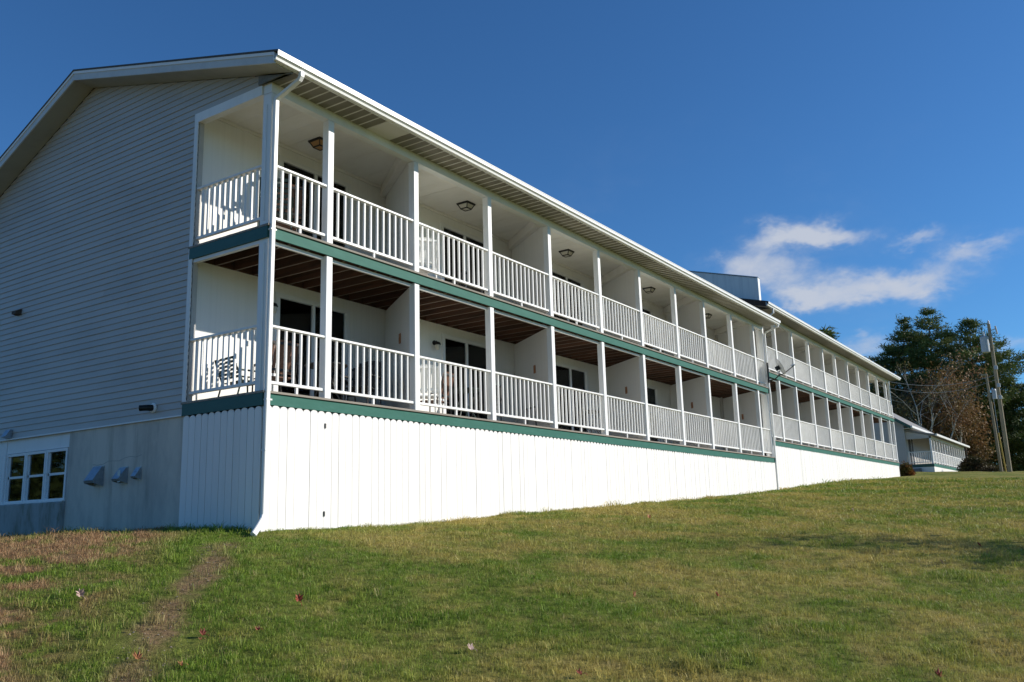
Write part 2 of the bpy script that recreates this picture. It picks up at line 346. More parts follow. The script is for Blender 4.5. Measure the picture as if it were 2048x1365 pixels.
def _tps():
    P = CP[:, :2]; n = len(P); d = np.linalg.norm(P[:, None] - P[None], axis=2)
    Kk = np.where(d > 0, d * d * np.log(d + 1e-12), 0) + np.eye(n) * .15
    A = np.zeros((n + 3, n + 3)); A[:n, :n] = Kk; A[:n, n] = 1; A[:n, n + 1:] = P; A[n, :n] = 1; A[n + 1:, :n] = P.T
    return np.linalg.solve(A, np.concatenate([CP[:, 2], np.zeros(3)]))
TW = _tps()
def gz(x, y):
    x = np.asarray(x, float); y = np.asarray(y, float)
    xc = np.clip(x, -45, 98); yc = np.clip(y, -42, 52)
    d = np.sqrt((xc[..., None] - CP[:, 0]) ** 2 + (yc[..., None] - CP[:, 1]) ** 2)
    z = (np.where(d > 0, d * d * np.log(d + 1e-12), 0) @ TW[:-3]) + TW[-3] + TW[-2] * xc + TW[-1] * yc
    z = z - .004 * np.maximum(0, x - 98) - .01 * np.maximum(0, -45 - x)
    near = np.clip(np.minimum(1, (np.hypot(x + .3, y + .3)) / 3), 0, 1)
    z = z + near * (.018 * np.sin(1.7 * x + .6 * y) * np.sin(1.3 * y - .5 * x + 1) + .012 * np.sin(4.1 * x - 2.2 * y) + .010 * np.sin(3.3 * y + 2.9 * x + 2))
    return z
def g1(x, y): return float(gz(np.array([x]), np.array([y]))[0])
def axis_pts(lo, a, b_, hi, fine, n_out):
    mid = np.arange(a, b_ + 1e-6, fine)
    out = np.geomspace(fine * 1.5, hi - b_, n_out) + b_; inn = a - np.geomspace(fine * 1.5, a - lo, n_out)[::-1]
    return np.concatenate([inn, mid, out])
gx = axis_pts(-300, -14, 30, 900, .22, 60); gy = axis_pts(-500, -16, 8, 600, .22, 45)
GX, GY = np.meshgrid(gx, gy, indexing='ij'); GZ = gz(GX.ravel(), GY.ravel()).reshape(GX.shape)
nx, ny = GX.shape; ii = np.arange(nx * ny).reshape(nx, ny)
gf = np.stack([ii[:-1, :-1], ii[1:, :-1], ii[1:, 1:], ii[:-1, 1:]], -1).reshape(-1, 4)
me = bpy.data.meshes.new('lawn'); me.from_pydata(np.stack([GX, GY, GZ], -1).reshape(-1, 3).tolist(), [], gf.tolist()); me.shade_smooth()
link('lawn', me, 'lawn_soil', kind='structure')

# ------------------------------------------------------------------ the motel buildings
DEPTH, RAIL, ROOF_S, BACK_S, RIDGE = 1.95, 1.05, .27, .436, 5.25
EAVE_Z = 5.21                                        # roof top at the eave, above the lower deck
def roof_z(y, drop=0): return (EAVE_Z + ROOF_S * (y + .66) if y <= RIDGE else EAVE_Z + ROOF_S * (RIDGE + .66) - BACK_S * (y - RIDGE)) - drop
BAL = MB().bbox(-.019, .019, -.019, .019, 0, RAIL - .205, .004).mesh('baluster')

def motel(label, x0, x1, posts, y0, z0, storey, dividers, doors, near):
    """x0, x1: ends; posts: left edges of the balcony posts; dividers: x where the slanting partitions meet the front"""
    T = thing('motel_building', label, 'motel', (x0, y0, z0 - 2.0), absolute=True, group='white balconied motel buildings')
    U = z0 + storey
    def bld(n, mb, mat, par=T, **k): return build(n, mb, mat, par, **k)
    PW = .14
    # --- floors: deck boards on joists, green fascia boards, white beam below
    for lv, (zd, nm) in enumerate(((z0, 'lower'), (U, 'upper'))):
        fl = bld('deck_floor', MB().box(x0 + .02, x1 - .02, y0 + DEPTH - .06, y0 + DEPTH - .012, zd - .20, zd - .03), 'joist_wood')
        bw = .1385
        for i in range(15):
            ya = y0 - .055 + i * (bw + .005)
            e = -.035 if near else 0
            build('deck_board', MB().box(x0 + e, x1 + .0, ya, min(ya + bw, y0 + DEPTH - .004), zd - .034, zd - random.uniform(0, .0025)), 'deck_wood', fl)
        if lv:
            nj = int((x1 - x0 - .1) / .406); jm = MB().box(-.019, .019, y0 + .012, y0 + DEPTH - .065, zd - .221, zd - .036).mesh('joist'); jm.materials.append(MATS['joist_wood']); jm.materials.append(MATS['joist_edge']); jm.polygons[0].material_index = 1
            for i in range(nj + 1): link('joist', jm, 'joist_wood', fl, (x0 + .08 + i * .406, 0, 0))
            bld('beam', MB().box(x0 + .01, x1 - .01, y0 + .075, y0 + .128, zd - .275, zd - .222), 'white_paint')
        # fascia in lengths, butted
        edges = [x0 - .004] + [p_ for k, p_ in enumerate(posts) if k in (3, 6, 9)] + [x1]
        for a, c_ in zip(edges[:-1], edges[1:]):
            bld('fascia_board', MB().box(a + .001, c_ - .001, y0 - .024, y0 + .002, zd - .212, zd - .037), 'band_green')
        if near:
            bld('fascia_board', MB().box(x0 - .03, x0 - .004, y0 - .024, y0 + DEPTH - .03, zd - .225, zd - .037), 'band_green_shaded', label='green end fascia with shade in its colour')
            if lv: bld('beam', MB().box(x0 + .002, x0 + .075, y0 + .14, y0 + DEPTH - .01, zd - .285, zd - .228), 'white_paint')
    # --- posts
    pl = MB().bbox(0, PW, y0, y0 + PW, z0 + .002, U - .214).mesh('post'); pu = MB().bbox(0, PW, y0, y0 + PW, U + .002, z0 + 4.895).mesh('post')
    for k, px in enumerate(posts):
        if near and k == 0:
            for za, zb in ((z0 + .002, U - .214), (U + .002, z0 + 4.895)):
                bld('post', MB().bbox(x0 + .004, x0 + .16, y0 + .002, y0 + .20, za, zb), 'white_paint', label='thick corner post')
            continue
        link('post', pl, 'white_paint', T, (px, 0, 0)); link('post', pu, 'white_paint', T, (px, 0, 0))
    # --- railings, one per bay and floor
    for zd in (z0, U):
        spans = []
        for k in range(len(posts) - 1):
            a = posts[k] + (PW if not (near and k == 0) else .16); spans.append((a, posts[k + 1]))
        for a, c_ in spans:
            r = bld('railing', MB().bbox(a - .004, c_ + .004, y0 + .015, y0 + .105, zd + RAIL - .038, zd + RAIL, .004), 'rail_paint')
            build('bottom_rail', MB().bbox(a - .003, c_ + .003, y0 + .03, y0 + .085, zd + .125, zd + .172, .004), 'rail_paint', r)
            build('support_block', MB().box((a + c_) / 2 - .02, (a + c_) / 2 + .02, y0 + .04, y0 + .078, zd + .001, zd + .124), 'rail_paint', r)
            L = c_ - a; n = max(2, round(L / .163) - 1 if L > .8 else round(L / .15) - 1); st = L / (n + 1)
            if near:
                for i in range(n):
                    o = link('baluster', BAL, 'rail_paint', r, (a + st * (i + 1) + random.uniform(-.006, .006), y0 + .058, zd + .17))
            else:
                mb = MB()
                for i in range(n):
                    xx = a + st * (i + 1); mb.box(xx - .018, xx + .018, y0 + .04, y0 + .076, zd + .17, zd + RAIL - .036)
                build('baluster_row', mb, 'rail_paint', r, kind='stuff')
        # end railing(s)
        ends = [(x0 + .055, 1)] if near else [(x1 - .055, -1)]
        for xe, sgn in ends:
            ya, yb = y0 + .20, y0 + DEPTH - .10
            r = bld('railing', MB().bbox(xe - .045, xe + .045, ya, yb, zd + RAIL - .038, zd + RAIL, .004), 'rail_paint')
            build('bottom_rail', MB().bbox(xe - .027, xe + .027, ya, yb, zd + .125, zd + .172, .004), 'rail_paint', r)
            build('end_post', MB().bbox(xe - .045, xe + .045, yb, yb + .09, zd + .002, zd + RAIL + .02, .005), 'rail_paint', r)
            n = 11; st = (yb - ya) / (n + 1)
            for i in range(n): link('baluster', BAL, 'rail_paint', r, (xe, ya + st * (i + 1), zd + .17))
    # --- back walls with the sliding-door openings
    yw = y0 + DEPTH
    for lv, (zd, top) in enumerate(((z0, U - .03), (U, z0 + 5.2))):
        DW, DH = 1.84, (2.25 if lv else 2.185)
        mb = MB(); cur = x0 + .004
        for dx in doors:
            mb.box(cur, dx, yw, yw + .10, zd, top); mb.box(dx, dx + DW, yw, yw + .10, zd + DH, top); cur = dx + DW
        mb.box(cur, x1 - .004, yw, yw + .10, zd, top)
        bld('back_wall', mb, 'board_wall')
        for di, dx in enumerate(doors):
            f = MB(); fr = .075
            f.box(dx - .05, dx + .03, yw - .03, yw + .07, zd + .02, zd + DH + .06).box(dx + DW - .03, dx + DW + .05, yw - .03, yw + .07, zd + .02, zd + DH + .06)
            f.box(dx + .03, dx + DW - .03, yw - .03, yw + .07, zd + DH - .03, zd + DH + .06).box(dx + .03, dx + DW - .03, yw - .02, yw + .07, zd + .004, zd + .06)
            f.box(dx + DW / 2 - .035, dx + DW / 2 + .035, yw - .012, yw + .05, zd + .06, zd + DH - .03)
            f.box(dx + .03, dx + .075, yw - .01, yw + .05, zd + .06, zd + DH - .03).box(dx + DW - .075, dx + DW - .03, yw - .01, yw + .05, zd + .06, zd + DH - .03)
            dr = bld('sliding_door', f, 'white_paint')
            for a, c_ in ((dx + .075, dx + DW / 2 - .035), (dx + DW / 2 + .035, dx + DW - .075)):
                build('pane', MB().box(a, c_, yw + .018, yw + .026, zd + .06, zd + DH - .03), 'glass', dr)
            a, c_ = ((dx + DW / 2 + .03, dx + DW - .04) if di != 2 else (dx + DW * .72, dx + DW - .04)); nseg = 40; mbc = MB()
            vs = []
            for i in range(nseg + 1):
                xx = a + (c_ - a) * i / nseg; yy = yw + .16 + .028 * math.sin(i * 1.35) + .012 * math.sin(i * .57)
                vs += [(xx, yy, zd + .05), (xx, yy, zd + DH)]
            mbc.add(vs, [(2 * i, 2 * i + 2, 2 * i + 3, 2 * i + 1) for i in range(nseg)])
            build('curtain', mbc, 'curtain', dr, smooth=True)
    # --- slanting partitions between the units, with a boxed beam on the upper ones
    SL = 1.27
    for dx in dividers:
        for zd, top in ((z0, U - .225), (U, z0 + 5.2)):
            p0 = Vector((dx + .09, y0 + .10, 0)); p1 = Vector((dx + .09 + SL, yw - .003, 0)); d = (p1 - p0).normalized(); nrm = Vector((-d.y, d.x, 0)) * .045
            q = [p0 - nrm, p1 - nrm, p1 + nrm, p0 + nrm]; q[1].y = yw - .003; q[2].y = yw - .003
            bld('partition', MB().prism([(v.x, v.y) for v in q], 2, zd + .004, top - .003), 'board_wall')
        p0.z = p1.z = z0 + 5.075
        n2 = Vector((-d.y, d.x, 0)) * .17; q = [p0 - n2 * .0 + n2 * .3, p1 + n2 * .3, p1 + n2 * 1.3, p0 + n2 * 1.3]
        for v in q: v.y = min(v.y, yw - .004)
        bld('partition_beam', MB().prism([(v.x, v.y) for v in q], 2, z0 + 4.98, z0 + 5.194), 'ceiling_paint')
    # --- upper ceiling boards, front beam, soffit, gutter
    ce = bld('ceiling', MB().box(x0 + .01, x1 - .01, y0 + .15, yw - .004, z0 + 5.222, z0 + 5.245), 'ceiling_paint')
    cw = .41; n = int((x1 - x0 - .04) / cw)
    for i in range(n):
        dz = random.uniform(0, .006)
        build('ceiling_board', MB().box(x0 + .02 + i * cw, x0 + .02 + (i + 1) * cw - .006, y0 + .15, yw - .006, z0 + 5.2 + dz, z0 + 5.2205), 'ceiling_paint', ce)
    bld('cornice', MB().box(x0 + .1, x1 - .02, yw - .035, yw - .005, z0 + 5.14, z0 + 5.198), 'ceiling_paint')
    bld('beam', MB().box(x0 + .004, x1 - .004, y0 + .004, y0 + .15, z0 + 4.9, z0 + 5.24), 'white_paint')
    xs, xe = x0 - .03, x1 + .05
    sf = bld('soffit', MB().box(xs, xe, y0 - .53, y0 + .0, z0 + 5.078, z0 + 5.09), 'soffit_vinyl')
    pwid = .15; n = int((xe - xs) / pwid)
    if near:
        pwid = .205; n = int((xe - xs) / pwid)
        pm = MB().box(.0, pwid - .030, y0 - .535, y0 - .001, 0, .010).mesh('soffit_panel'); jm2 = MB().prism([(0, .008), (.006, -.008), (.024, -.008), (.029, .008)], 1, y0 - .535, y0 - .001).mesh('soffit_joint')
        plain = MB().box(.0, .60, y0 - .535, y0 - .001, -.006, .008).mesh('soffit_panel')
        for i in range(n):
            xx = xs + i * pwid
            if 11 <= i < 14:
                if i == 11: link('soffit_panel', plain, 'soffit_plain', sf, (xx, 0, z0 + 5.068), label='smooth pale replacement soffit panel')
                continue
            link('soffit_panel', pm, 'soffit_vinyl', sf, (xx, 0, z0 + 5.066 + random.uniform(-.001, .001))); link('soffit_joint', jm2, 'soffit_plain', sf, (xx + pwid - .0295, 0, z0 + 5.066))  # joint ridges get a paler colour for the light they catch
    else:
        mb = MB()
        for i in range(n): mb.box(xs + i * pwid + .008, xs + (i + 1) * pwid, y0 - .535, y0 - .001, z0 + 5.066, z0 + 5.077)
        build('soffit_panels', mb, 'soffit_vinyl', sf, kind='stuff')
    bld('fascia', MB().box(x0 - .40, x1 + .10, y0 - .56, y0 - .535, z0 + 5.055, z0 + 5.215), 'gutter_white')
    gp = [(-.561, 5.20), (-.561, 5.062), (-.618, 5.062), (-.628, 5.10), (-.66, 5.122), (-.668, 5.125), (-.668, 5.185), (-.676, 5.19), (-.676, 5.207), (-.655, 5.207), (-.655, 5.14), (-.61, 5.115), (-.60, 5.085), (-.575, 5.085), (-.575, 5.20)]
    bld('gutter', MB().prism([(y0 + a, z0 + c_) for a, c_ in gp], 0, x0 - .46, x1 + .10), 'gutter_white')
    # --- roof slab, rake boards
    xr0, xr1 = x0 - .46, x1 + .12
    by = 10.6
    prof = [(y0 - .655, roof_z(-.655)), (y0 + RIDGE, roof_z(RIDGE)), (y0 + by, roof_z(by)), (y0 + by, roof_z(by) - .034), (y0 + RIDGE, roof_z(RIDGE) - .034), (y0 - .655, roof_z(-.655) - .030)]
    prof = [(a, c_ + z0 + .012) for a, c_ in prof]
    bld('roof', MB().prism(prof, 0, xr0 + .006, xr1), 'shingle')
    for (ya, yb) in ((-.555, 2.1), (2.1, RIDGE), (RIDGE, by)):
        for dz0, dz1, px0, mat in ((.022, .075, -.014, 'gutter_white'), (.075, .205, 0, 'rake_paint')):
            a, c_ = ya + .001, yb - .001
            pr = [(y0 + a, z0 + roof_z(a) - dz0), (y0 + c_, z0 + roof_z(c_) - dz0), (y0 + c_, z0 + roof_z(c_) - dz1), (y0 + a, z0 + roof_z(a) - dz1)]
            if not near: mat = 'brown_wood'
            bld('rake_board', MB().prism(pr, 0, xr0 + .03 + px0, xr0 + .055), mat)
    for ya, yb in ((-.53, RIDGE), (RIDGE, by)):
        pr = [(y0 + ya, z0 + roof_z(ya) - .185), (y0 + yb, z0 + roof_z(yb) - .185), (y0 + yb, z0 + roof_z(yb) - .203), (y0 + ya, z0 + roof_z(ya) - .203)]
        bld('rake_soffit', MB().prism(pr, 0, xr0 + .056, x0 - .021), 'rake_soffit')
    # grey box return where the eave soffit meets the gable
    pr = [(y0 - .53, z0 + 5.066), (y0 + .26, z0 + 5.066), (y0 + .26, z0 + roof_z(.26) - .225), (y0 - .53, z0 + roof_z(-.53) - .225)]
    bld('eave_return', MB().prism(pr, 0, x0 - .06, x0 - .033), 'grey_panel')
    # --- gable walls
    gpts = [(y0 + .004, z0 + 5.064), (y0 + DEPTH - .11, z0 + 5.064), (y0 + DEPTH - .11, z0 - .2), (y0 + by - .3, z0 - .2), (y0 + by - .3, z0 + roof_z(by - .3) - .21), (y0 + RIDGE, z0 + roof_z(RIDGE) - .21), (y0 + .004, z0 + roof_z(0) - .21)]
    gw = bld('gable_wall', MB().prism(gpts, 0, x0 + .004, x0 + .10), 'siding')
    bld('gable_wall', MB().prism([(a, c_) for a, c_ in gpts], 0, x1 - .10, x1 - .006), 'siding')
    bld('rear_wall', MB().box(x0 + .1, x1 - .1, y0 + by - .5, y0 + by - .35, z0 - 2.2, z0 + roof_z(by - .5) - .3), 'siding')
    for xa in (x0 + .10, x1 - .2): bld('foundation', MB().box(xa, xa + .1, y0 + DEPTH + .14, y0 + by - .5, z0 - 2.6, z0 - .2), 'concrete')
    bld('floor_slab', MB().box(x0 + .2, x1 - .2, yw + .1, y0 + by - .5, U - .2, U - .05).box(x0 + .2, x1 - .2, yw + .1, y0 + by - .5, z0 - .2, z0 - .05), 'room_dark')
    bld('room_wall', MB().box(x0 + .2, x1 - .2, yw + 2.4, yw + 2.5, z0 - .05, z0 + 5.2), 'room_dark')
    if near:
        H = .1145; n = int((roof_z(RIDGE) - .21 + .21) / H) + 1
        for i in range(n):
            za = z0 - .2 + i * H; zb = za + H; zm = za + H * .2
            if za >= z0 + roof_z(RIDGE) - .225: break
            def yr(z):
                h = z - z0 + .205
                return RIDGE - (roof_z(RIDGE) - h) / ROOF_S
            def yl(z):
                h = z - z0 + .205
                return min(by - .3, RIDGE + (roof_z(RIDGE) - h) / BACK_S)
            zt = min(zb, z0 + roof_z(RIDGE) - .206)
            la, lb = yl(za), yl(zt)
            pieces = []
            if za < z0 + 5.066:
                pieces.append((za, zt, DEPTH - .105, DEPTH - .105))
                if zt > z0 + 5.085: pieces.append((z0 + 5.066, zt, .012, .012))
            else: pieces.append((za, zt, max(.012, yr(za)), max(.012, yr(zt))))
            for k_, (za, zt, ra, rb) in enumerate(pieces):
                if k_: la = lb = DEPTH - .106
                if lb - rb < .02: rb = lb = (ra + la) / 2
                cuts = [c for c in (ra + 1.1 + (i * 7 % 5) * .74 + 3.66 * q for q in range(4)) if ra + .3 < c < min(la, lb) - .3 and rb < c]
                for (pa, pb), jj in zip(zip([None] + cuts, cuts + [None]), range(9)):
                    off = random.uniform(-.0008, .0008) + (.0012 if jj % 2 else 0)
                    o1, o2 = x0 - .0175 - off, x0 - .0020 - off
                    ya0, yb0 = (ra, rb) if pa is None else (pa, pa); ya1, yb1 = (la, lb) if pb is None else (pb, pb)
                    vs = [(o1, y0 + ya0, za), (o1, y0 + ya1, za), (o2, y0 + yb1, zt), (o2, y0 + yb0, zt), (x0 + .003, y0 + ya0, za), (x0 + .003, y0 + ya1, za), (x0 + .003, y0 + yb1, zt), (x0 + .003, y0 + yb0, zt)]
                    vs += [(o1 + .003, y0 + ya0, za - .004), (o1 + .003, y0 + ya1, za - .004)]       # the lower edge rolls under
                    build('siding_board', MB().add(vs, [(0, 1, 2, 3), (9, 1, 0, 8), (5, 9, 8, 4), (0, 3, 7, 4), (1, 5, 6, 2)]), 'siding', gw)
        bld('corner_board', MB().bbox(x0 - .026, x0 + .09, y0 + DEPTH - .105, y0 + DEPTH - .004, z0 + .002, z0 + 4.895), 'white_paint')
        bld('end_beam', MB().box(x0 - .024, x0 + .003, y0 + .205, y0 + DEPTH - .004, z0 + 4.895, z0 + 5.062), 'white_paint')
        bld('end_beam', MB().box(x0 + .008, x0 + .11, y0 + .152, y0 + DEPTH - .004, z0 + 4.90, z0 + 5.198), 'white_paint')
        bld('drip_trim', MB().prism([(x0 - .035, z0 - .225), (x0 - .035, z0 - .203), (x0 - .008, z0 - .196), (x0 - .008, z0 - .225)], 1, y0 + DEPTH - .02, y0 + by - .3), 'white_paint')
    # --- skirting pickets
    pk = .158; n = int((x1 - x0 - .02) / pk)
    sk = bld('skirting', MB().box(x0 + .02, x1 - .02, y0 + .03, y0 + .07, z0 - .40, z0 - .23), 'white_paint')
    def picket(c0, c1, zb, zt, axis, w0, w1):
        r = (c1 - c0) / 2; pts = [(c0, zb), (c1, zb), (c1, zt - .055)] + [(c0 + r + r * math.cos(a), zt - .055 + .055 * math.sin(a)) for a in [math.pi * q / 6 for q in range(1, 6)]] + [(c0, zt - .055)]
        return MB().prism(pts, 1, w0, w1) if axis == 0 else MB().prism(pts, 0, w0, w1)
    ga = gz(np.array([x0 + (i + .5) * pk for i in range(n)]), np.full(n, y0 - .02))
    for i in range(n):
        a = x0 + .012 + i * pk; w = pk - random.uniform(.0045, .008)
        zb = ga[i] + random.uniform(-.05, .012) if near else ga[i] - .05
        mb = picket(a, a + w, zb, z0 - .213 + random.uniform(-.006, .004), 0, y0 - .016 + random.uniform(-.003, .003), y0 + .006)
        build('picket', mb, 'picket_paint', sk)
    if near:
        m_ = 12; sw = (DEPTH - .06) / m_
        for i in range(m_):
            a = y0 + .005 + i * sw
            build('picket', picket(a, a + sw - .008, g1(x0 - .02, a) + random.uniform(-.04, .0), z0 - .226 + random.uniform(-.008, .004), 1, x0 - .016 + random.uniform(-.002, .002), x0 + .006), 'picket_paint', sk)
        build('hinge', MB().box(x0 + 1.262, x0 + 1.29, y0 - .028, y0 - .017, z0 - .49, z0 - .41), 'black_metal', sk)
        build('hinge', MB().box(x0 + 1.262, x0 + 1.29, y0 - .028, y0 - .017, z0 - 1.89, z0 - 1.81), 'black_metal', sk)
    return T

P1 = [0.0, 1.272, 3.552, 6.02, 8.503, 11.0, 13.433, 15.95, 18.29, 20.82, 23.19, 24.31]
D1 = [3.552, 8.503, 13.433, 18.29, 23.19]
near_b = motel('nearer motel building with long two-storey balconies and grey sided gable end', 0.0, 24.47, P1, 0.0, 0.0, 2.645, D1, [d - 1.64 for d in D1], True)
P2 = [24.66, 26.70, 29.05, 31.58, 34.0, 36.33, 38.78, 41.18, 43.51, 45.89, 48.25, 49.45]
D2 = [29.05, 34.0, 38.78, 43.51]
far_b = motel('farther motel building stepped up behind the grey firewall, beside the small cottage', 24.52, 49.62, P2, .244, .726, 2.716, D2, [d - 1.64 for d in D2], False)

# near building: basement wall, window band, downspouts, conduit
def nb(n, mb, mat, par=near_b, **k): return build(n, mb, mat, par, **k)
nb('foundation', MB().box(.006, .10, 1.90, 5.245, -2.7, -.205), 'concrete', label='parged grey concrete basement wall')
nb('foundation', MB().box(.03, .10, 7.52, 10.3, -2.9, -.205).box(.04, .10, 5.25, 7.515, -.49, -.205), 'white_paint', label='white painted wall around the basement windows')
nb('window_ledge', MB().bbox(-.09, .10, 5.255, 7.53, -2.9, -1.475, .02), 'concrete_dirty', label='stained concrete ledge under the windows')
nb('crack', MB().add([(.0045, 3.0 + i * .16, -.78 - .02 * math.sin(i * 1.9) - .012 * i + dz) for i in range(10) for dz in (0, .006)], [(2 * i, 2 * i + 1, 2 * i + 3, 2 * i + 2) for i in range(9)]), 'grey_panel')
for i, (ya, yb) in enumerate(((5.33, 5.94), (6.05, 6.66), (6.77, 7.38))):
    f = MB(); za, zb = -1.44, -.505
    f.box(.0, .10, ya - .05, ya, za - .03, zb).box(.0, .10, yb, yb + .05, za - .03, zb).box(.0, .10, ya, yb, zb - .05, zb).box(.0, .10, ya, yb, za - .03, za + .03)
    wd = nb('window', f, 'white_paint')
    zm = (za + zb) / 2 + .01
    build('sash', MB().box(.03, .06, ya + .002, yb - .002, zm - .022, zm + .022).box(.03, .06, ya + .002, ya + .04, za + .03, zb - .05).box(.03, .06, yb - .04, yb - .002, za + .03, zb - .05), 'white_paint', wd)
    for a, c_ in ((za + .03, zm - .022), (zm + .022, zb - .05)): build('pane', MB().box(.044, .05, ya + .04, yb - .04, a, c_), 'glass', wd)
nb('sill', MB().box(-.05, .02, 5.26, 7.50, -1.474, -1.448), 'white_paint')
nb('casing', MB().box(-.03, .03, 7.435, 7.51, -1.448, -.492), 'white_paint')
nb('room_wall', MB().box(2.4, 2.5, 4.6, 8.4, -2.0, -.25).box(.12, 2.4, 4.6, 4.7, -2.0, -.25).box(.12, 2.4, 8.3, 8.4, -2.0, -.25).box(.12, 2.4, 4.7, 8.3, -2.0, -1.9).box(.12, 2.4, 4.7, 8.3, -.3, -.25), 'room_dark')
# downspout at the near corner: outlet, elbow under the soffit, strap, run, kick-out
def rect_tube(pts, w, d):
    mb = MB(); pts = [Vector(q) for q in pts]; k = len(mb.v); ups = Vector((1, 0, 0))
    for i, q in enumerate(pts):
        dr = (pts[min(i + 1, len(pts) - 1)] - pts[max(i - 1, 0)]).normalized(); side = ups - dr * ups.dot(dr); side.normalize(); o = dr.cross(side)
        c = .012
        for su, sv in ((-w, -d + c), (-w, d - c), (-w + c, d), (w - c, d), (w, d - c), (w, -d + c), (w - c, -d), (-w + c, -d)): mb.v.append(tuple(q + side * su + o * sv))
    for i in range(len(pts) - 1):
        for j in range(8):
            a, b_ = i * 8 + j, i * 8 + (j + 1) % 8; mb.f.append((a, b_, b_ + 8, a + 8))
    mb.f.append(tuple(range(8))[::-1]); e = (len(pts) - 1) * 8; mb.f.append(tuple(range(e, e + 8))); return mb
ds = nb('downspout', rect_tube([(.07, -.615, 5.07), (.07, -.615, 5.0), (.07, -.58, 4.95), (.065, -.12, 4.80), (.055, -.065, 4.76), (.05, -.062, 4.70), (.04, -.062, 1.4), (.02, -.062, -1.84), (-.015, -.085, -1.92), (-.17, -.16, -2.05), (-.27, -.20, -2.13)], .042, .032), 'gutter_white')
for z in (2.55, -.14, -.9): build('strap', MB().box(-.01, .10, -.098, -.002, z - .012, z + .012), 'gutter_white', ds)
nb('conduit', MB().tube([(-.016, .095, 4.7), (-.016, .095, 2.72)], .011, 6).tube([(-.016, .06, 2.35), (-.016, .06, .02)], .011, 6), 'gutter_white')
nb('downspout', rect_tube([(24.40, -.615, 5.07), (24.40, -.6, 4.97), (24.42, -.12, 4.82), (24.42, -.05, 4.74), (24.42, -.05, 2.7), (24.42, -.07, 2.4), (24.44, -.05, -.2), (24.44, -.05, g1(24.4, -.1) + .05)], .04, .03), 'gutter_white', label='downspout at the far end of the nearer building')

# far building: grey firewall standing up through the roof, its downspout
def nf(n, mb, mat, **k): return build(n, mb, mat, far_b, **k)
fy = .13; fz = lambda y: 7.08 + .275 * (y - fy)
nf('firewall', MB().prism([(fy, 5.6), (fy, fz(fy)), (RIDGE, fz(RIDGE)), (10.4, fz(RIDGE) - .43 * 5.1), (10.4, 4.5)], 0, 24.60, 24.78), 'firewall_grey', label='grey sided firewall above the roof')
nf('firewall_trim', MB().box(24.575, 24.80, fy - .05, fy - .001, 6.05, 7.10), 'white_paint')
nf('firewall_cap', MB().prism([(fy - .07, fz(fy) + .005), (RIDGE, fz(RIDGE) + .025), (RIDGE, fz(RIDGE) + .045), (fy - .07, fz(fy) + .03)], 0, 24.56, 24.82), 'galvanized')
nf('downspout', rect_tube([(24.72, -.372, 5.80), (24.72, -.372, 5.6), (24.72, -.2, 5.5), (24.74, .17, 5.2), (24.74, .18, .6)], .04, .03), 'gutter_white', label='crooked downspout at the near end of the farther building')

# ------------------------------------------------------------------ fixtures on the motel
def ceiling_light(x, y, z, label, amber=False):
    t = thing('ceiling_light', label, 'ceiling light', (x, y, z), 0, 'ceiling lights under the upper balcony roof')
    s0, s1, h = .15, .09, .13
    build('mount', MB().box(-.16, .16, -.16, .16, -.022, 0), 'black_metal', t)
    gl = MB(); a, b_ = .138, .082
    gl.add([(-a, -a, -.022), (a, -a, -.022), (a, a, -.022), (-a, a, -.022), (-b_, -b_, -h), (b_, -b_, -h), (b_, b_, -h), (-b_, b_, -h)], [(0, 1, 5, 4), (1, 2, 6, 5), (2, 3, 7, 6), (3, 0, 4, 7), (7, 6, 5, 4)])
    build('shade', gl, 'amber_glass' if amber else 'frosted_glass', t)
    fr = MB()
    for sx in (-1, 1):
        for sy in (-1, 1): fr.beam((sx * .142, sy * .142, -.02), (sx * .086, sy * .086, -h - .003), .018, .018)
    for sx, sy, ex, ey in ((-1, -1, 1, -1), (1, -1, 1, 1), (1, 1, -1, 1), (-1, 1, -1, -1)):
        fr.beam((sx * .088, sy * .088, -h), (ex * .088, ey * .088, -h), .02, .02); fr.beam((sx * .146, sy * .146, -.03), (ex * .146, ey * .146, -.03), .02, .02)
    build('frame', fr, 'black_metal', t)
ORD = ['first', 'second', 'third', 'fourth', 'fifth']
for i, (x, y) in enumerate(((2.277, 1.268), (6.735, 1.119), (11.433, 1.182), (16.627, 1.144), (21.55, 1.15))):
    ceiling_light(x, y, 5.199, f'black framed ceiling light in the {ORD[i]} upper balcony from the near gable corner', i == 0)
for i, x in enumerate((27.0, 31.9, 36.8)):
    ceiling_light(x, 1.35, .726 + 5.199, f'black ceiling light in the {ORD[i]} upper balcony of the farther building')
def wall_lamp(x, y, z, label):
    t = thing('wall_lamp', label, 'wall lamp', (x, y, z), 0, 'wall lamps beside the lower sliding doors')
    build('mount', MB().lathe([(0, 0), (.055, 0), (.055, -.03), (0, -.03)], 14, (0, 0, .03), (0, 1, 0)), 'black_metal', t)
    build('arm', MB().tube([(0, -.03, .03), (0, -.08, .06), (0, -.11, .03)], .012, 8), 'black_metal', t)
    build('cap', MB().lathe([(0, .05), (.05, .03), (.075, -.02), (.07, -.03), (0, -.03)], 14, (0, -.11, 0)), 'black_metal', t)
    build('shade', MB().lathe([(.055, -.03), (.06, -.09), (.045, -.14), (0, -.15)], 14, (0, -.11, 0)), 'frosted_glass', t, smooth=True)
for i, d in enumerate(D1): wall_lamp(d - 1.64 - .34 + (.18 if i == 0 else 0), 1.948, 1.95, f'dark wall lamp left of the {ORD[i]} lower sliding door from the gable corner')
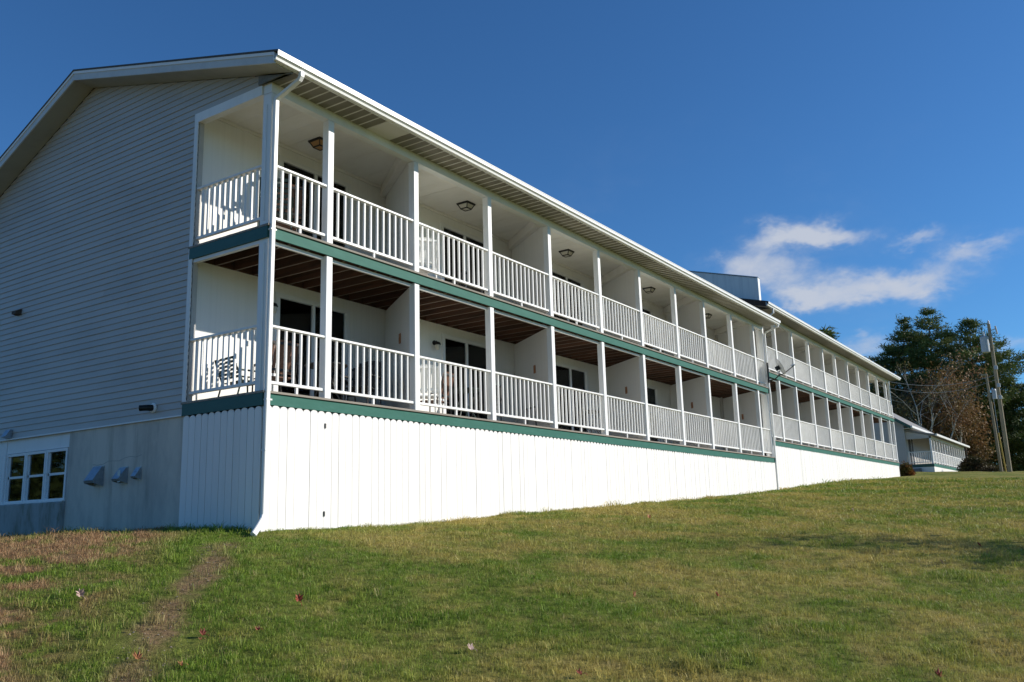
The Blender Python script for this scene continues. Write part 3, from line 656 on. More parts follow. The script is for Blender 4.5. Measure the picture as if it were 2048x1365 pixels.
for i, d in enumerate(D1):
    q = Vector((d + .09, .10)); e = Vector((d + .09 + 1.27, 1.947)); dr = (e - q).normalized(); c = q + dr * .86; nrm = Vector((-dr.y, dr.x))
    t = thing('wall_plaque', f'small tan plaque on the partition of the {ORD[i]} lower balcony from the gable corner', 'plaque', (c.x + nrm.x * .046, c.y + nrm.y * .046, 1.55), math.atan2(dr.y, dr.x), 'tan plaques on the lower partitions')
    build('board', MB().bbox(-.05, .05, .0, .02, -.10, .10, .004), 'plaque_tan', t); build('emblem', MB().box(-.03, .03, .0205, .026, -.06, .02), 'leaf_tan', t)
# metal vent hoods on the basement wall
def hood(y, z, w, h, d, label, damaged=False):
    t = thing('vent_hood', label, 'vent', (.003, y, z), 0, 'metal vent hoods on the basement wall')
    a = w / 2
    mb = MB().add([(-.008, -a, h / 2), (-.008, a, h / 2), (-.008, -a, -h / 2), (-.008, a, -h / 2), (-d * .18, -a, h / 2), (-d * .18, a, h / 2), (-d, -a, -h * .22), (-d, a, -h * .22), (-d * .92, -a, -h * .36), (-d * .92, a, -h * .36)],
                  [(0, 1, 5, 4), (4, 5, 7, 6), (6, 7, 9, 8), (0, 4, 6, 8, 2), (1, 3, 9, 7, 5)])
    build('cover', mb, 'galvanized', t); build('flange', MB().box(-.008, 0, -a - .012, a + .012, -h / 2 - .006, h / 2 + .012), 'galvanized', t)
    build('duct', MB().lathe([(a * .7, 0), (a * .7, .06)], 12, (-.01, 0, -h * .05), (-1, 0, 0)), 'black_metal', t)
    if damaged: build('flap', MB().box(-d * .8, -d * .78, -a * 1.02, -a * .2, -h * .45, h * .3), 'galvanized', t, label='bent shiny edge')
hood(4.22, -1.08, .27, .34, .20, 'largest of the three metal vent hoods, nearest the basement windows')
hood(3.47, -1.10, .20, .27, .17, 'dented shiny vent hood, middle of the three on the basement wall', True)
hood(3.05, -1.09, .13, .20, .11, 'smallest of the three metal vent hoods, nearest the picket skirting')
t = thing('dryer_vent', 'white flanged vent with black spout low on the grey siding beside the deck', 'vent', (-.018, 2.70, -.02))
build('flange', MB().lathe([(0, 0), (.085, 0), (.085, .02), (.07, .035), (0, .035)], 18, (0, 0, 0), (-1, 0, 0)), 'white_plastic', t)
build('spout', MB().tube([(-.03, 0, 0), (-.12, .02, -.005), (-.17, .05, -.01), (-.20, .09, -.012)], [.055, .052, .05, .052], 12), 'black_plastic', t)
t = thing('exhaust_vent', 'small dark vent cap high on the grey siding at the left', 'vent', (-.018, 7.40, 2.36))
build('cap', MB().add([(0, -.09, .06), (0, .09, .06), (0, -.09, -.06), (0, .09, -.06), (-.10, -.06, .0), (-.10, .10, .02), (-.10, -.06, -.045), (-.10, .10, -.04)], [(0, 1, 5, 4), (4, 5, 7, 6), (2, 6, 7, 3), (0, 4, 6, 2), (1, 3, 7, 5)]), 'rusty_metal', t)
t = thing('exhaust_vent', 'small galvanized vent hood just above the basement windows', 'vent', (-.018, 7.36, -.11))
build('cap', MB().add([(0, -.09, .09), (0, .09, .09), (0, -.09, -.09), (0, .09, -.09), (-.04, -.09, .09), (-.04, .09, .09), (-.13, -.09, -.05), (-.13, .09, -.05)], [(0, 1, 5, 4), (4, 5, 7, 6), (6, 7, 3, 2), (0, 4, 6, 2), (1, 3, 7, 5)]), 'galvanized', t)
# satellite dish
t = thing('satellite_dish', 'grey satellite dish on a bent arm where the two motel buildings meet', 'satellite dish', (24.30, -.09, 3.18))
build('bracket', MB().bbox(-.04, .05, -.03, .02, -.36, .42, .008), 'black_metal', t)
build('mast', MB().tube([(0, -.03, -.28), (.02, -.22, -.26), (.03, -.40, -.12), (.03, -.42, .06)], .024, 10), 'black_metal', t)
dn = Vector((.42, -.80, .42)).normalized(); pr = [(r, .38 * r * r) for r in (0, .08, .16, .24, .30, .335)]
prof = [(r, h) for r, h in pr] + [(.342, .046), (.335, .036)] + [(r, h - .008) for r, h in pr[::-1]]
dish = MB().lathe(prof, 28, (.05, -.45, .20), dn)
build('reflector', dish, 'dish_grey', t, smooth=True)
c0 = Vector((.05, -.45, .20)); low = c0 + Vector((.0, -.02, -.30))
build('feed_arm', MB().tube([low + Vector((0, .05, -.02)), low + dn * .18 + Vector((0, 0, .0)), c0 + dn * .62 + Vector((0, 0, -.20))], .016, 8), 'black_metal', t)
fp = c0 + dn * .62 + Vector((0, 0, -.17))
build('feed_horn', MB().tube([fp + Vector((.0, -.02, -.03)), fp - dn * .06, fp - dn * .14], [.028, .032, .045], 10), 'dish_grey', t)
build('back_mount', MB().beam(c0 - dn * .02, c0 - dn * .16, .12, .16), 'black_metal', t)

# ------------------------------------------------------------------ balcony furniture
def chair(label, x, y, z, rz, style, group):
    t = thing('patio_chair', label, 'chair', (x, y, z), rz, group)
    fm, sm = {'brown': ('patio_dark', 'patio_brown'), 'dark': ('patio_dark', 'patio_dark'), 'green': ('patio_green', 'patio_green'), 'white': ('white_plastic', 'white_plastic')}[style]
    W_, D_, SH = .26, .24, .41
    # local -Y is the front of the seat
    for sx in (-1, 1):
        build('leg', MB().tube([(sx * W_, -D_, 0), (sx * W_, -D_ + .01, SH), (sx * W_, -D_ + .02, SH + .21)], .014, 8), fm, t)
        build('leg', MB().tube([(sx * W_, D_ + .07, 0), (sx * W_, D_, SH), (sx * (W_ - .01), D_ + .10, .72), (sx * (W_ - .03), D_ + .16, .93)], .014, 8), fm, t)
        build('armrest', MB().bbox(sx * W_ - .03, sx * W_ + .03, -D_ - .03, D_ + .09, SH + .205, SH + .235, .006), fm, t)
    st = MB(); n = 6
    for i in range(n): st.bbox(-W_ + .01, W_ - .01, -D_ + i * .08, -D_ + i * .08 + .065, SH - .012 - .012 * (i > 2), SH + .008 - .012 * (i > 2), .004)
    build('seat', st, sm, t)
    if style in ('brown', 'white', 'dark'):
        bk = MB()
        for i in range(7):
            xx = -W_ + .045 + i * (2 * W_ - .09) / 6; top = .99 - .0028 * abs(i - 3) ** 2.2
            bk.beam((xx, D_ - .01, SH + .04), (xx, D_ + .155, top), .058, .016, (0, 1, 0))
        build('backrest', bk, sm, t)
        build('back_rail', MB().beam((-W_, D_ + .02, SH + .10), (W_, D_ + .02, SH + .10), .02, .04).beam((-W_ + .02, D_ + .155, .93), (W_ - .02, D_ + .155, .93), .02, .04), fm, t)
    else:
        bk = MB()
        for i in range(6): bk.beam((-W_ + .01, D_ + .02 + .024 * i, SH + .08 + .085 * i), (W_ - .01, D_ + .02 + .024 * i, SH + .08 + .085 * i), .016, .055)
        build('backrest', bk, sm, t)
    return t
def table(label, x, y, z, r, mat):
    t = thing('patio_table', label, 'table', (x, y, z), .3, 'small patio tables on the balconies')
    build('tabletop', MB().lathe([(0, .70), (r, .70), (r + .012, .71), (r + .012, .722), (r, .73), (0, .73)], 24), mat, t)
    for k in range(4):
        a = k * math.pi / 2; c, s_ = math.cos(a), math.sin(a)
        build('leg', MB().tube([(c * r * .9, s_ * r * .9, 0), (c * r * .55, s_ * r * .55, .22), (c * r * .35, s_ * r * .35, .42), (c * r * .6, s_ * r * .6, .70)], .013, 8), mat, t)
    build('ring', MB().tube([(math.cos(a) * r * .4, math.sin(a) * r * .4, .36) for a in np.linspace(0, 2 * math.pi, 17)], .008, 6), mat, t)
GC = 'patio chairs on the balconies'
U1 = 2.648
chair('brown slatted chair beside the corner post on the upper balcony', .95, .72, U1, 2.6, 'brown', GC)
chair('dark chair half hidden behind the corner post on the upper balcony', .62, .55, U1, 2.4, 'green', GC)
chair('brown high-backed chair behind the railing at the lower corner balcony', 1.02, .95, .003, 2.9, 'brown', GC)
lc = chair('low dark green slatted chair by the end railing of the lower corner balcony', .47, 1.0, .003, 1.45, 'green', GC); lc.scale = (1.1, 1.0, .68)
chair('dark chair facing the table on the lower corner balcony', 2.9, .75, .003, -1.3, 'dark', GC)
table('small dark table on the lower corner balcony between two chairs', 2.0, .72, .003, .36, 'patio_dark')
chair('black chair against the first slanting partition of the lower balcony', 3.35, 1.2, .003, -.9, 'dark', GC)
chair('white plastic chair on the second lower balcony beside the post', 4.55, .62, .003, 2.4, 'white', GC)
chair('brown chair next to the white chair on the second lower balcony', 5.25, .95, .003, 3.3, 'brown', GC)
table('round dark table on the second lower balcony', 6.1, .80, .003, .36, 'patio_green')
chair('dark chair right of the table on the second lower balcony', 7.0, .85, .003, -1.2, 'dark', GC)
chair('white plastic chair on the second upper balcony', 4.6, .75, U1, 2.6, 'white', GC)
chair('dark chair on the second upper balcony below the ceiling light', 6.6, .95, U1, -1.0, 'dark', GC)
chair('dark chair on the third lower balcony', 9.4, .95, .003, 2.6, 'dark', GC)
table('dark table on the third lower balcony', 11.6, .8, .003, .35, 'patio_dark')
chair('dark green chair on the fourth lower balcony', 14.6, .9, .003, 2.8, 'green', GC)
chair('brown chair on the fifth lower balcony', 19.6, .9, .003, 2.7, 'brown', GC)
chair('brown chair on the fourth upper balcony', 17.1, 1.25, U1, .4, 'brown', GC)

# ------------------------------------------------------------------ cottage beyond the motel
def cottage():
    x0, x1, yf, z0 = 63.0, 81.0, .3, 1.16
    T = thing('cottage', 'small white cottage with a railed porch and grey roof past the motel', 'cottage', (x0, yf, .56), absolute=True)
    def b_(n, mb, mat, par=T, **k): return build(n, mb, mat, par, **k)
    yw = yf + 1.75
    b_('wall', MB().box(x0 + .1, x1 - .1, yw, yw + .12, .2, 4.0), 'siding'); b_('rear_wall', MB().box(x0 + .1, x1 - .1, 9.0, 9.1, .2, 4.0), 'siding')
    gp = [(yw - .0, .75), (9.1, .75), (9.1, 4.0), (5.6, 6.6), (yw, 4.25)]
    gw = b_('gable_wall', MB().prism(gp, 0, x0, x0 + .1), 'siding')
    for i in range(27):
        za = .78 + i * .2
        if za > 6.2: break
        ya = yw if za < 4.1 else yw + (za - 4.1) * 1.45; yb = 9.1 if za < 4.0 else 9.1 - (za - 4) * 1.3
        build('siding_board', MB().add([(x0 - .022, ya, za), (x0 - .022, yb, za), (x0 - .002, yb, za + .2), (x0 - .002, ya, za + .2), (x0, ya, za), (x0, yb, za)], [(0, 1, 2, 3), (5, 1, 0, 4)]), 'siding', gw)
    b_('foundation', MB().box(x0 + .03, x0 + .09, yw, 9.1, -.2, .74), 'brick_red')
    pr = [(yw - .55, 4.02), (5.6, 6.75), (9.7, 3.7), (9.7, 3.55), (5.6, 6.58), (yw - .55, 3.88)]
    b_('roof', MB().prism(pr, 0, x0 - .45, x1 - 4.0), 'shingle_grey')
    b_('rake_board', MB().prism([(yw - .57, 3.99), (5.6, 6.70), (5.6, 6.45), (yw - .57, 3.76)], 0, x0 - .50, x0 - .455), 'band_green_shaded')
    b_('gutter', MB().box(x0 - .5, x1 - 4.0, yw - .68, yw - .56, 3.86, 4.02), 'gutter_white')
    b_('soffit', MB().box(x0 - .42, x1 - 4.05, yw - .55, yw - .004, 3.82, 3.86), 'soffit_plain')
    b_('porch_roof', MB().prism([(yf - .35, 3.32), (yw - .004, 3.80), (yw - .004, 3.70), (yf - .35, 3.2)], 0, x0 + .15, x1 + .2), 'shingle_grey')
    b_('porch_gutter', MB().box(x0 + .1, x1 + .3, yf - .46, yf - .355, 3.18, 3.33), 'gutter_white')
    b_('porch_end_panel', MB().prism([(yf, 3.05), (yw - .01, 3.05), (yw - .01, 3.66), (yf, 3.24)], 0, x0 + .2, x0 + .26), 'siding')
    b_('beam', MB().box(x0 + .2, x1, yf + .004, yf + .12, 3.02, 3.22), 'white_paint')
    b_('porch_floor', MB().box(x0 + .15, x1, yf, yw - .004, z0 - .12, z0), 'deck_wood')
    b_('fascia_board', MB().box(x0 + .15, x1, yf - .03, yf - .002, z0 - .22, z0 - .01), 'band_green'); b_('fascia_board', MB().box(x0 + .11, x0 + .147, yf - .03, yw - .01, z0 - .24, z0 - .01), 'band_green_shaded')
    b_('skirting', MB().box(x0 + .16, x1, yf - .012, yf + .03, .2, z0 - .222), 'picket_paint'); b_('skirting', MB().box(x0 + .12, x0 + .158, yf - .012, yw, .2, z0 - .242), 'picket_paint')
    n = 14
    for i in range(n + 1):
        xx = x0 + .2 + i * (x1 - x0 - .35) / n
        b_('post', MB().box(xx, xx + .13, yf + .005, yf + .13, z0 + .001, 3.02), 'white_paint')
    r = b_('railing', MB().box(x0 + .3, x1 - .1, yf + .03, yf + .1, z0 + .88, z0 + .94).box(x0 + .3, x1 - .1, yf + .04, yf + .09, z0 + .1, z0 + .15), 'rail_paint')
    mb = MB()
    for i in range(150): xx = x0 + .38 + i * .116; mb.box(xx - .02, xx + .02, yf + .045, yf + .085, z0 + .15, z0 + .88)
    build('baluster_row', mb, 'rail_paint', r, kind='stuff')
    r = b_('railing', MB().box(x0 + .22, x0 + .29, yf + .13, yw - .1, z0 + .88, z0 + .94).box(x0 + .22, x0 + .29, yf + .13, yw - .1, z0 + .1, z0 + .15).box(x0 + .2, x0 + .32, yw - .15, yw - .02, z0, z0 + 1.0), 'rail_paint')
    for i in range(10): yy = yf + .25 + i * .15; build('baluster', MB().box(x0 + .235, x0 + .275, yy - .018, yy + .018, z0 + .15, z0 + .88), 'rail_paint', r)
    d = b_('door', MB().box(x0 + 1.1, x0 + 2.9, yw - .02, yw - .002, z0, z0 + 2.05), 'black_metal'); build('frame', MB().box(x0 + 2.0, x0 + 2.08, yw - .04, yw - .021, z0, z0 + 2.05).box(x0 + 2.9, x0 + 3.0, yw - .04, yw - .003, z0, z0 + 2.1), 'white_paint', d)
    b_('step', MB().box(x0 - .2, x0 + .1, yw - .9, yw + .4, .3, .85), 'grey_panel')
cottage()

# ------------------------------------------------------------------ utility poles and wires
def pix(px, py, depth): return CAM + FW * depth + RT * ((px - 1024) / 1756.29 * depth) - UP * ((py - 682.5) / 1756.29 * depth)
def pole(base, top, r0, r1, label):
    T = thing('utility_pole', label, 'utility pole', base)
    L = Vector(top) - Vector(base)
    build('shaft', MB().tube([(0, 0, -.4), L * .5, L], [r0, (r0 + r1) / 2, r1], 14), 'pole_wood', T)
    return T, L
b0 = pix(2020, 943, 56); b0.z = g1(b0.x, b0.y); t0 = pix(1977, 648, 56)
T, L = pole(b0, t0, .135, .092, 'taller weathered utility pole with a grey transformer near its top')
tp = L * .86 + RT * -.42
build('transformer', MB().lathe([(0, -.55), (.23, -.52), (.25, -.45), (.25, .38), (.26, .40), (.26, .46), (.2, .52), (0, .54)], 18, tp), 'transformer_grey', T)
build('bushing', MB().tube([tp + Vector((0, 0, .5)), tp + Vector((.05, 0, .78))], [.05, .03], 8), 'transformer_grey', T)
build('hanger', MB().beam(tp + Vector((0, 0, .2)), L * .86 + Vector((0, 0, .2)), .05, .08).beam(tp + Vector((0, 0, -.3)), L * .86 + Vector((0, 0, -.3)), .05, .08), 'rusty_metal', T)
build('insulator', MB().lathe([(.03, -.05), (.07, 0), (.05, .06), (.07, .1), (.03, .22)], 10, L + Vector((0, 0, .0))), 'transformer_grey', T)
build('cutout', MB().tube([L * .955 + RT * .1, L * .955 + RT * .42 + UP * .12], .03, 6).tube([L * .985 + RT * .40, L * .93 + RT * .47], .05, 8), 'transformer_grey', T)
for f_ in (.70, .58, .50): build('clamp', MB().box(L.x * f_ - .2, L.x * f_ + .0, L.y * f_ - .16, L.y * f_ + .02, L.z * f_ - .12, L.z * f_ + .12), 'transformer_grey', T)
b1 = pix(2003, 941, 60); b1.z = g1(b1.x, b1.y); t1 = pix(1972, 748, 60)
T2, L2 = pole(b1, t1, .105, .075, 'shorter thin utility pole leaning left of the tall one')
m0 = L2 * .80 + RT * .34
build('transformer', MB().lathe([(0, -.4), (.15, -.38), (.16, .2), (.12, .3), (0, .32)], 14, m0), 'transformer_grey', T2); build('hanger', MB().beam(m0, L2 * .80, .04, .06), 'rusty_metal', T2)
build('crossarm', MB().beam(L2 * .99 - RT * .35, L2 * .985 + RT * .1, .08, .1), 'pole_wood', T2)
g0 = pix(2012, 942, 58.5); g0.z = g1(g0.x, g0.y); gt = pix(1997, 866, 58.5)
T3 = thing('guy_wire', 'yellow guarded guy wire between the two utility poles', 'guy wire', g0)
build('guard', MB().tube([(0, 0, -.1), (gt - g0)], .045, 8), 'yellow_plastic', T3); build('cable', MB().tube([(gt - g0), (gt - g0) * 1.02 + Vector((-.2, 0, 2.6))], .012, 6), 'galvanized', T3)
def wire(p, q, sag, label):
    pts = [Vector(p).lerp(Vector(q), k / 14) - Vector((0, 0, sag * 4 * (k / 14) * (1 - k / 14))) for k in range(15)]
    tag(build('power_line', MB().tube(pts, .011, 5), 'black_plastic' if 'dark' in label else 'galvanized'), label, 'power line', 'overhead lines from the tall pole')
pa = b0 + L * .655
wire(pa, (49.9, .6, 5.9), .5, 'upper pale overhead line from the tall pole to the motel eave')
wire(pa + Vector((0, 0, -.3)), (49.9, .75, 5.55), .62, 'lower pale overhead line from the tall pole to the motel eave')
wire(b0 + L * .67, b1 + L2 * .97, .15, 'short dark line between the two utility poles')

# ------------------------------------------------------------------ trees
def tri_mesh(name, V, mat, parent=None, **props):
    V = np.asarray(V, float).reshape(-1, 3); n = len(V) // 3
    me = bpy.data.meshes.new(name); me.vertices.add(len(V)); me.vertices.foreach_set('co', V.ravel()); me.loops.add(len(V)); me.loops.foreach_set('vertex_index', np.arange(len(V)))
    me.polygons.add(n); me.polygons.foreach_set('loop_start', np.arange(0, len(V), 3)); me.update(calc_edges=True); me.validate()
    return link(name, me, mat, parent, None, **props)
def spray(c, n, rad, L, w, out, flat=.45, upb=.35, R=rng):
    """n slender needle-like triangles scattered round the points c and pointing outwards"""
    c = np.repeat(np.asarray(c), n, 0); out = np.repeat(np.asarray(out), n, 0); N = len(c)
    p = c + R.normal(0, 1, (N, 3)) * np.array([rad, rad, rad * flat])
    d = out + R.normal(0, .75, (N, 3)); d[:, 2] += upb; d /= np.linalg.norm(d, axis=1, keepdims=True)
    s = np.cross(d, R.normal(0, 1, (N, 3))); s /= np.linalg.norm(s, axis=1, keepdims=True)
    l = L * R.uniform(.6, 1.3, (N, 1)); ww = w * R.uniform(.6, 1.3, (N, 1))
    return np.stack([p - s * ww, p + s * ww, p + d * l], 1).reshape(-1, 3)
def pine(px, top_py, depth, radius, label, mat='pine_needles', base_frac=.12, seed=0, dens=1.0, right=1.0, left=1.0, levels=26):
    R = np.random.default_rng(seed); base = pix(px, 940, depth); base.z = g1(base.x, base.y); top = pix(px, top_py, depth); H = top.z - base.z
    T = thing('pine_tree', label, 'pine tree', base, group='pines behind the cottage')
    lean = np.array([R.normal(0, .02), R.normal(0, .02)])
    br = MB(); br.tube([(lean[0] * H * k * k, lean[1] * H * k * k, H * k * .97) for k in np.linspace(0, 1, 8)], [.32 * H / 18 * (1 - .93 * k) for k in np.linspace(0, 1, 8)], 9)
    C, O = [], []; rt2 = np.array([RT.x, RT.y]); rt2 /= np.linalg.norm(rt2)
    for i in range(levels):
        t = base_frac + (1 - base_frac) * (i + R.uniform(0, 1)) / levels
        env = min(1.0, (1 - t) / .30) ** .62 * (.72 + .28 * math.sin(9 * t + seed)) * min(1, .45 + t * 1.6)
        for k in range(int(R.integers(4, 7))):
            a = R.uniform(0, 2 * math.pi); side = math.cos(a) * rt2[0] + math.sin(a) * rt2[1]
            Lb = radius * env * R.uniform(.55, 1.12) * (right if side > 0 else left) + .25
            z = H * t; rise = R.uniform(-.02, .30) * Lb
            p0 = np.array([lean[0] * H * t * t, lean[1] * H * t * t, z]); dr = np.array([math.cos(a), math.sin(a), 0])
            pts = [p0 + dr * Lb * s + np.array([0, 0, rise * s * s]) for s in (0, .5, 1)]
            br.tube(pts, [.05, .035, .012], 4, False)
            ns = max(3, int(Lb * 2.6))
            for s in np.linspace(.22, 1, ns):
                q = p0 + dr * Lb * s + np.array([0, 0, rise * s * s]); wd = .20 * Lb * (1.15 - s)
                for _ in range(2):
                    off = R.normal(0, wd + .12); C.append(q + np.array([-dr[1], dr[0], 0]) * off + np.array([0, 0, R.normal(.06, .12)])); O.append(dr * .8 + np.array([-dr[1], dr[0], 0]) * np.sign(off) * .4)
    build('trunk', br, 'bark', T)
    n = max(6, int(12 * dens)); V = spray(C, n, .30, .50, .062, O, .5, .4, R)
    tri_mesh('crown', V, mat, T)
pine(1822, 628, 112, 6.0, 'left pine of the clump, dark and rounded, behind the motel end', 'pine_needles_dark', .06, 3, left=1.1)
pine(1886, 612, 110, 5.8, 'tallest middle pine of the clump behind the cottage', 'pine_needles', .08, 5)
pine(1968, 634, 108, 5.2, 'right pine of the clump with long branches beyond the tall pole', 'pine_needles', .10, 8, right=1.25)
pine(1850, 650, 120, 6.2, 'dark pine filling the gap behind the left and middle pines', 'pine_needles_dark', .04, 12)
pine(1930, 660, 118, 5.8, 'dark pine filling the gap behind the middle and right pines', 'pine_needles_dark', .04, 14)
pine(2062, 762, 108, 6.0, 'low dark pine at the right edge of the picture', 'pine_needles_dark', .02, 17, left=1.25)
pine(1992, 790, 116, 5.6, 'short dark pine low behind the utility poles', 'pine_needles_dark', .0, 19, levels=20)
pine(1672, 652, 75, 1.9, 'lone pine tip showing above the farther motel roof', 'pine_needles', .3, 23)
pine(1786, 750, 122, 6.2, 'dark pine low behind the end of the farther motel building', 'pine_needles_dark', .02, 27)

def twigs(mb, p, d, L, r, lvl, R, tips, kmax, bend=.25, up=.15):
    p = np.array(p, float); d = np.array(d, float); pts = [p]; n = 4
    for i in range(n):
        d = d + R.normal(0, bend / n * 1.6, 3) + np.array([0, 0, up / n]); d /= np.linalg.norm(d); p = p + d * L / n; pts.append(p)
    mb.tube(pts, [r * (1 - .62 * i / n) for i in range(n + 1)], 6 if lvl == 0 else 4, False)
    if lvl >= kmax: tips.append(p); tips.append(pts[2]); return
    for k in range(int(R.integers(3, 5)) + (2 if lvl == 0 else 0)):
        f = R.uniform(.35, 1) if lvl else R.uniform(.3, 1); j = min(n - 1, int(f * n)); q = pts[j] + (pts[j + 1] - pts[j]) * (f * n - j)
        dd = d + R.normal(0, .55, 3); dd[2] = abs(dd[2]) * .8 + .15; dd /= np.linalg.norm(dd)
        twigs(mb, q, dd, L * R.uniform(.42, .65), r * .36, lvl + 1, R, tips, kmax, bend, up)
def bare_tree(name, label, cat, px, depth, H, seed, bark, leaf, nleaf, lsize, group, kmax=3, lean=0.0, spreadc=.28, r=.11, trunk_part=.6):
    R = np.random.default_rng(seed); base = pix(px, 940, depth); base.z = g1(base.x, base.y) - .05
    T = thing(name, label, cat, base, group=group); mb, tips = MB(), []
    twigs(mb, (0, 0, 0), Vector((RT.x * lean, RT.y * lean, 1)).normalized(), H * trunk_part, r, 0, R, tips, kmax)
    build('trunk', mb, bark, T)
    if nleaf:
        tips = np.array(tips); V = spray(tips, nleaf, spreadc, lsize, lsize * .42, np.zeros((len(tips), 3)), 1.0, .0, R); tri_mesh('crown', V, leaf, T)
GB = 'bare birches in front of the pines'
for i, (px, dp, H, ln, lab) in enumerate(((1846, 100, 14, -.10, 'leftmost white birch with nearly bare forked branches'), (1868, 101, 12.6, -.05, 'second white birch from the left, slim and upright'),
                                          (1883, 100, 13.4, .08, 'third white birch from the left, straight pale trunk'), (1918, 102, 11.4, .12, 'rightmost white birch, forked low in a Y'))):
    bare_tree('birch_tree', lab, 'birch tree', px, dp, H, 40 + i, 'birch_bark', 'olive_leaves', 3, .2, GB, 3, ln, .4, .125)
GS = 'brown autumn trees below the pines'
for i, (px, dp, H, lf, lab) in enumerate(((1818, 106, 15, 'olive_leaves', 'olive brown autumn tree left of the birches'), (1842, 104, 16, 'brown_leaves', 'brown autumn tree behind the leftmost birch'), (1865, 103, 15.2, 'rust_leaves', 'rust brown autumn tree between the birches'),
                                          (1893, 105, 15.5, 'brown_leaves', 'thin brown autumn tree behind the straight birch'), (1913, 104, 13.5, 'brown_leaves', 'brown autumn tree behind the forked birch'), (1938, 103, 11, 'rust_leaves', 'rust coloured tree right of the forked birch'),
                                          (1950, 104, 6.0, 'rust_leaves', 'low orange brown tree beyond the porch end'), (1925, 112, 6.6, 'olive_leaves', 'low olive tree behind the porch roof'))):
    bare_tree('autumn_tree', lab, 'tree', px, dp, H, 60 + i, 'brown_bark', lf, 17, .24, GS, 3, 0.0, .62, .11, .55)
def side_tree():
    R = np.random.default_rng(77); base = Vector((14.2, -17.6, g1(14.2, -17.6) - .05)); T = thing('maple_tree', 'sparse autumn maple standing on the lawn right of the picture', 'tree', base); mb, tips = MB(), []
    twigs(mb, (0, 0, 0), (0, 0, 1), 4.6, .16, 0, R, tips, 3); build('trunk', mb, 'bark', T); tips = np.array(tips)
    tri_mesh('crown', spray(tips, 16, .35, .16, .07, np.zeros((len(tips), 3)), 1.0, .0, R), 'rust_leaves', T)
side_tree()
def shrub(label, px, depth, rx, rz, leaf, seed, n=900, sz=.11):
    R = np.random.default_rng(seed); base = pix(px, 940, depth); base.z = g1(base.x, base.y)
    T = thing('shrub', label, 'shrub', base); mb = MB()
    C = []
    for k in range(14):
        a = R.uniform(0, 6.28); e = np.array([math.cos(a) * rx * .75, math.sin(a) * rx * .75, rz * R.uniform(.6, .95)]); mb.tube([(0, 0, -.05), e * .5 + R.normal(0, .05, 3), e], [.03, .02, .008], 4, False)
    v = R.normal(0, 1, (n, 3)); v /= np.linalg.norm(v, axis=1, keepdims=True); v *= R.uniform(.6, 1.05, (n, 1)); v[:, 2] = np.abs(v[:, 2]); C = v * np.array([rx, rx, rz]) * (1 + .12 * np.sin(5 * v[:, :1] + seed))
    build('stems', mb, 'bark', T); tri_mesh('crown', spray(C, 6, .06, sz, sz * .45, v, 1, .2, R), leaf, T)
shrub('round brown clipped shrub at the end of the cottage porch', 1948, 68, 1.0, 1.05, 'hedge_brown', 3)
shrub('small red and orange shrub between the motel end and the cottage', 1812, 55, .42, .75, 'red_leaves', 5, 420, .10)
shrub('pale low shrub at the foot of the shorter pole', 1985, 66, .9, .4, 'hedge_brown', 9, 300, .1)

# woodland closing the view far behind
R = np.random.default_rng(99); C = []
for k in range(400):
    x, y = (R.uniform(135, 200), R.uniform(-150, 190)) if k < 260 else (R.uniform(-110, -20), R.uniform(60, 150)); h = R.uniform(9, 15); z = g1(x, y)
    n = 42; tt = R.uniform(0, 1, n) ** .8; a = R.uniform(0, 6.28, n); rr = R.uniform(.3, 1, n) * 3.6 * (1.08 - tt)
    C.append(np.stack([x + np.cos(a) * rr, y + np.sin(a) * rr, z + h * tt], 1))
C = np.concatenate(C); O = np.zeros_like(C); tri_mesh('woodland', spray(C, 7, .7, 1.0, .3, O, .6, .2, R), 'pine_needles_dark', kind='stuff')

# ------------------------------------------------------------------ grass, pebbles, fallen leaves
def tuft(name, seed, nb, h, spread, w, droop):
    R = np.random.default_rng(seed); vs, fs = [], []
    for i in range(nb):
        a = R.uniform(0, 6.28); r = spread * math.sqrt(R.uniform(0, 1)); bx_, by_ = r * math.cos(a), r * math.sin(a); hh = h * R.uniform(.5, 1.15); ww = w * R.uniform(.7, 1.2)
        la = R.uniform(0, 6.28); lean = droop * R.uniform(.2, 1.2) * hh; dx, dy = math.cos(la) * lean, math.sin(la) * lean; sa = R.uniform(0, 3.14); sx, sy = math.cos(sa) * ww, math.sin(sa) * ww
        k = len(vs); vs += [(bx_ - sx, by_ - sy, -.008), (bx_ + sx, by_ + sy, -.008), (bx_ + dx * .35 + sx * .7, by_ + dy * .35 + sy * .7, hh * .6), (bx_ + dx * .35 - sx * .7, by_ + dy * .35 - sy * .7, hh * .6), (bx_ + dx, by_ + dy, hh * (1 - .25 * droop))]
        fs += [(k, k + 1, k + 2, k + 3), (k + 3, k + 2, k + 4)]
    me = bpy.data.meshes.new(name); me.from_pydata(vs, [], fs); me.materials.append(MATS['grass_blade']); return me
tcol = bpy.data.collections.new('grass_tufts')
for i, (n_, h, s_, w, dr) in enumerate(((9, .042, .045, .0022, .7), (10, .052, .05, .0022, .9), (8, .036, .045, .0024, 1.1), (9, .06, .04, .0022, .6), (8, .048, .05, .0022, 1.3), (12, .10, .05, .0026, .7))):
    tcol.objects.link(bpy.data.objects.new('tuft', tuft('tuft', i, n_, h, s_, w, dr)))
def path_d(x, y):
    d = np.full(x.shape, 9.0)
    for (ax, ay), (bx_, by_) in zip(PATH[:-1], PATH[1:]):
        vx, vy = bx_ - ax, by_ - ay; tt = np.clip(((x - ax) * vx + (y - ay) * vy) / (vx * vx + vy * vy), 0, 1); d = np.minimum(d, np.hypot(x - ax - tt * vx, y - ay - tt * vy))
    return d
NT = 165000; yaw = math.atan2(FW.y, FW.x)
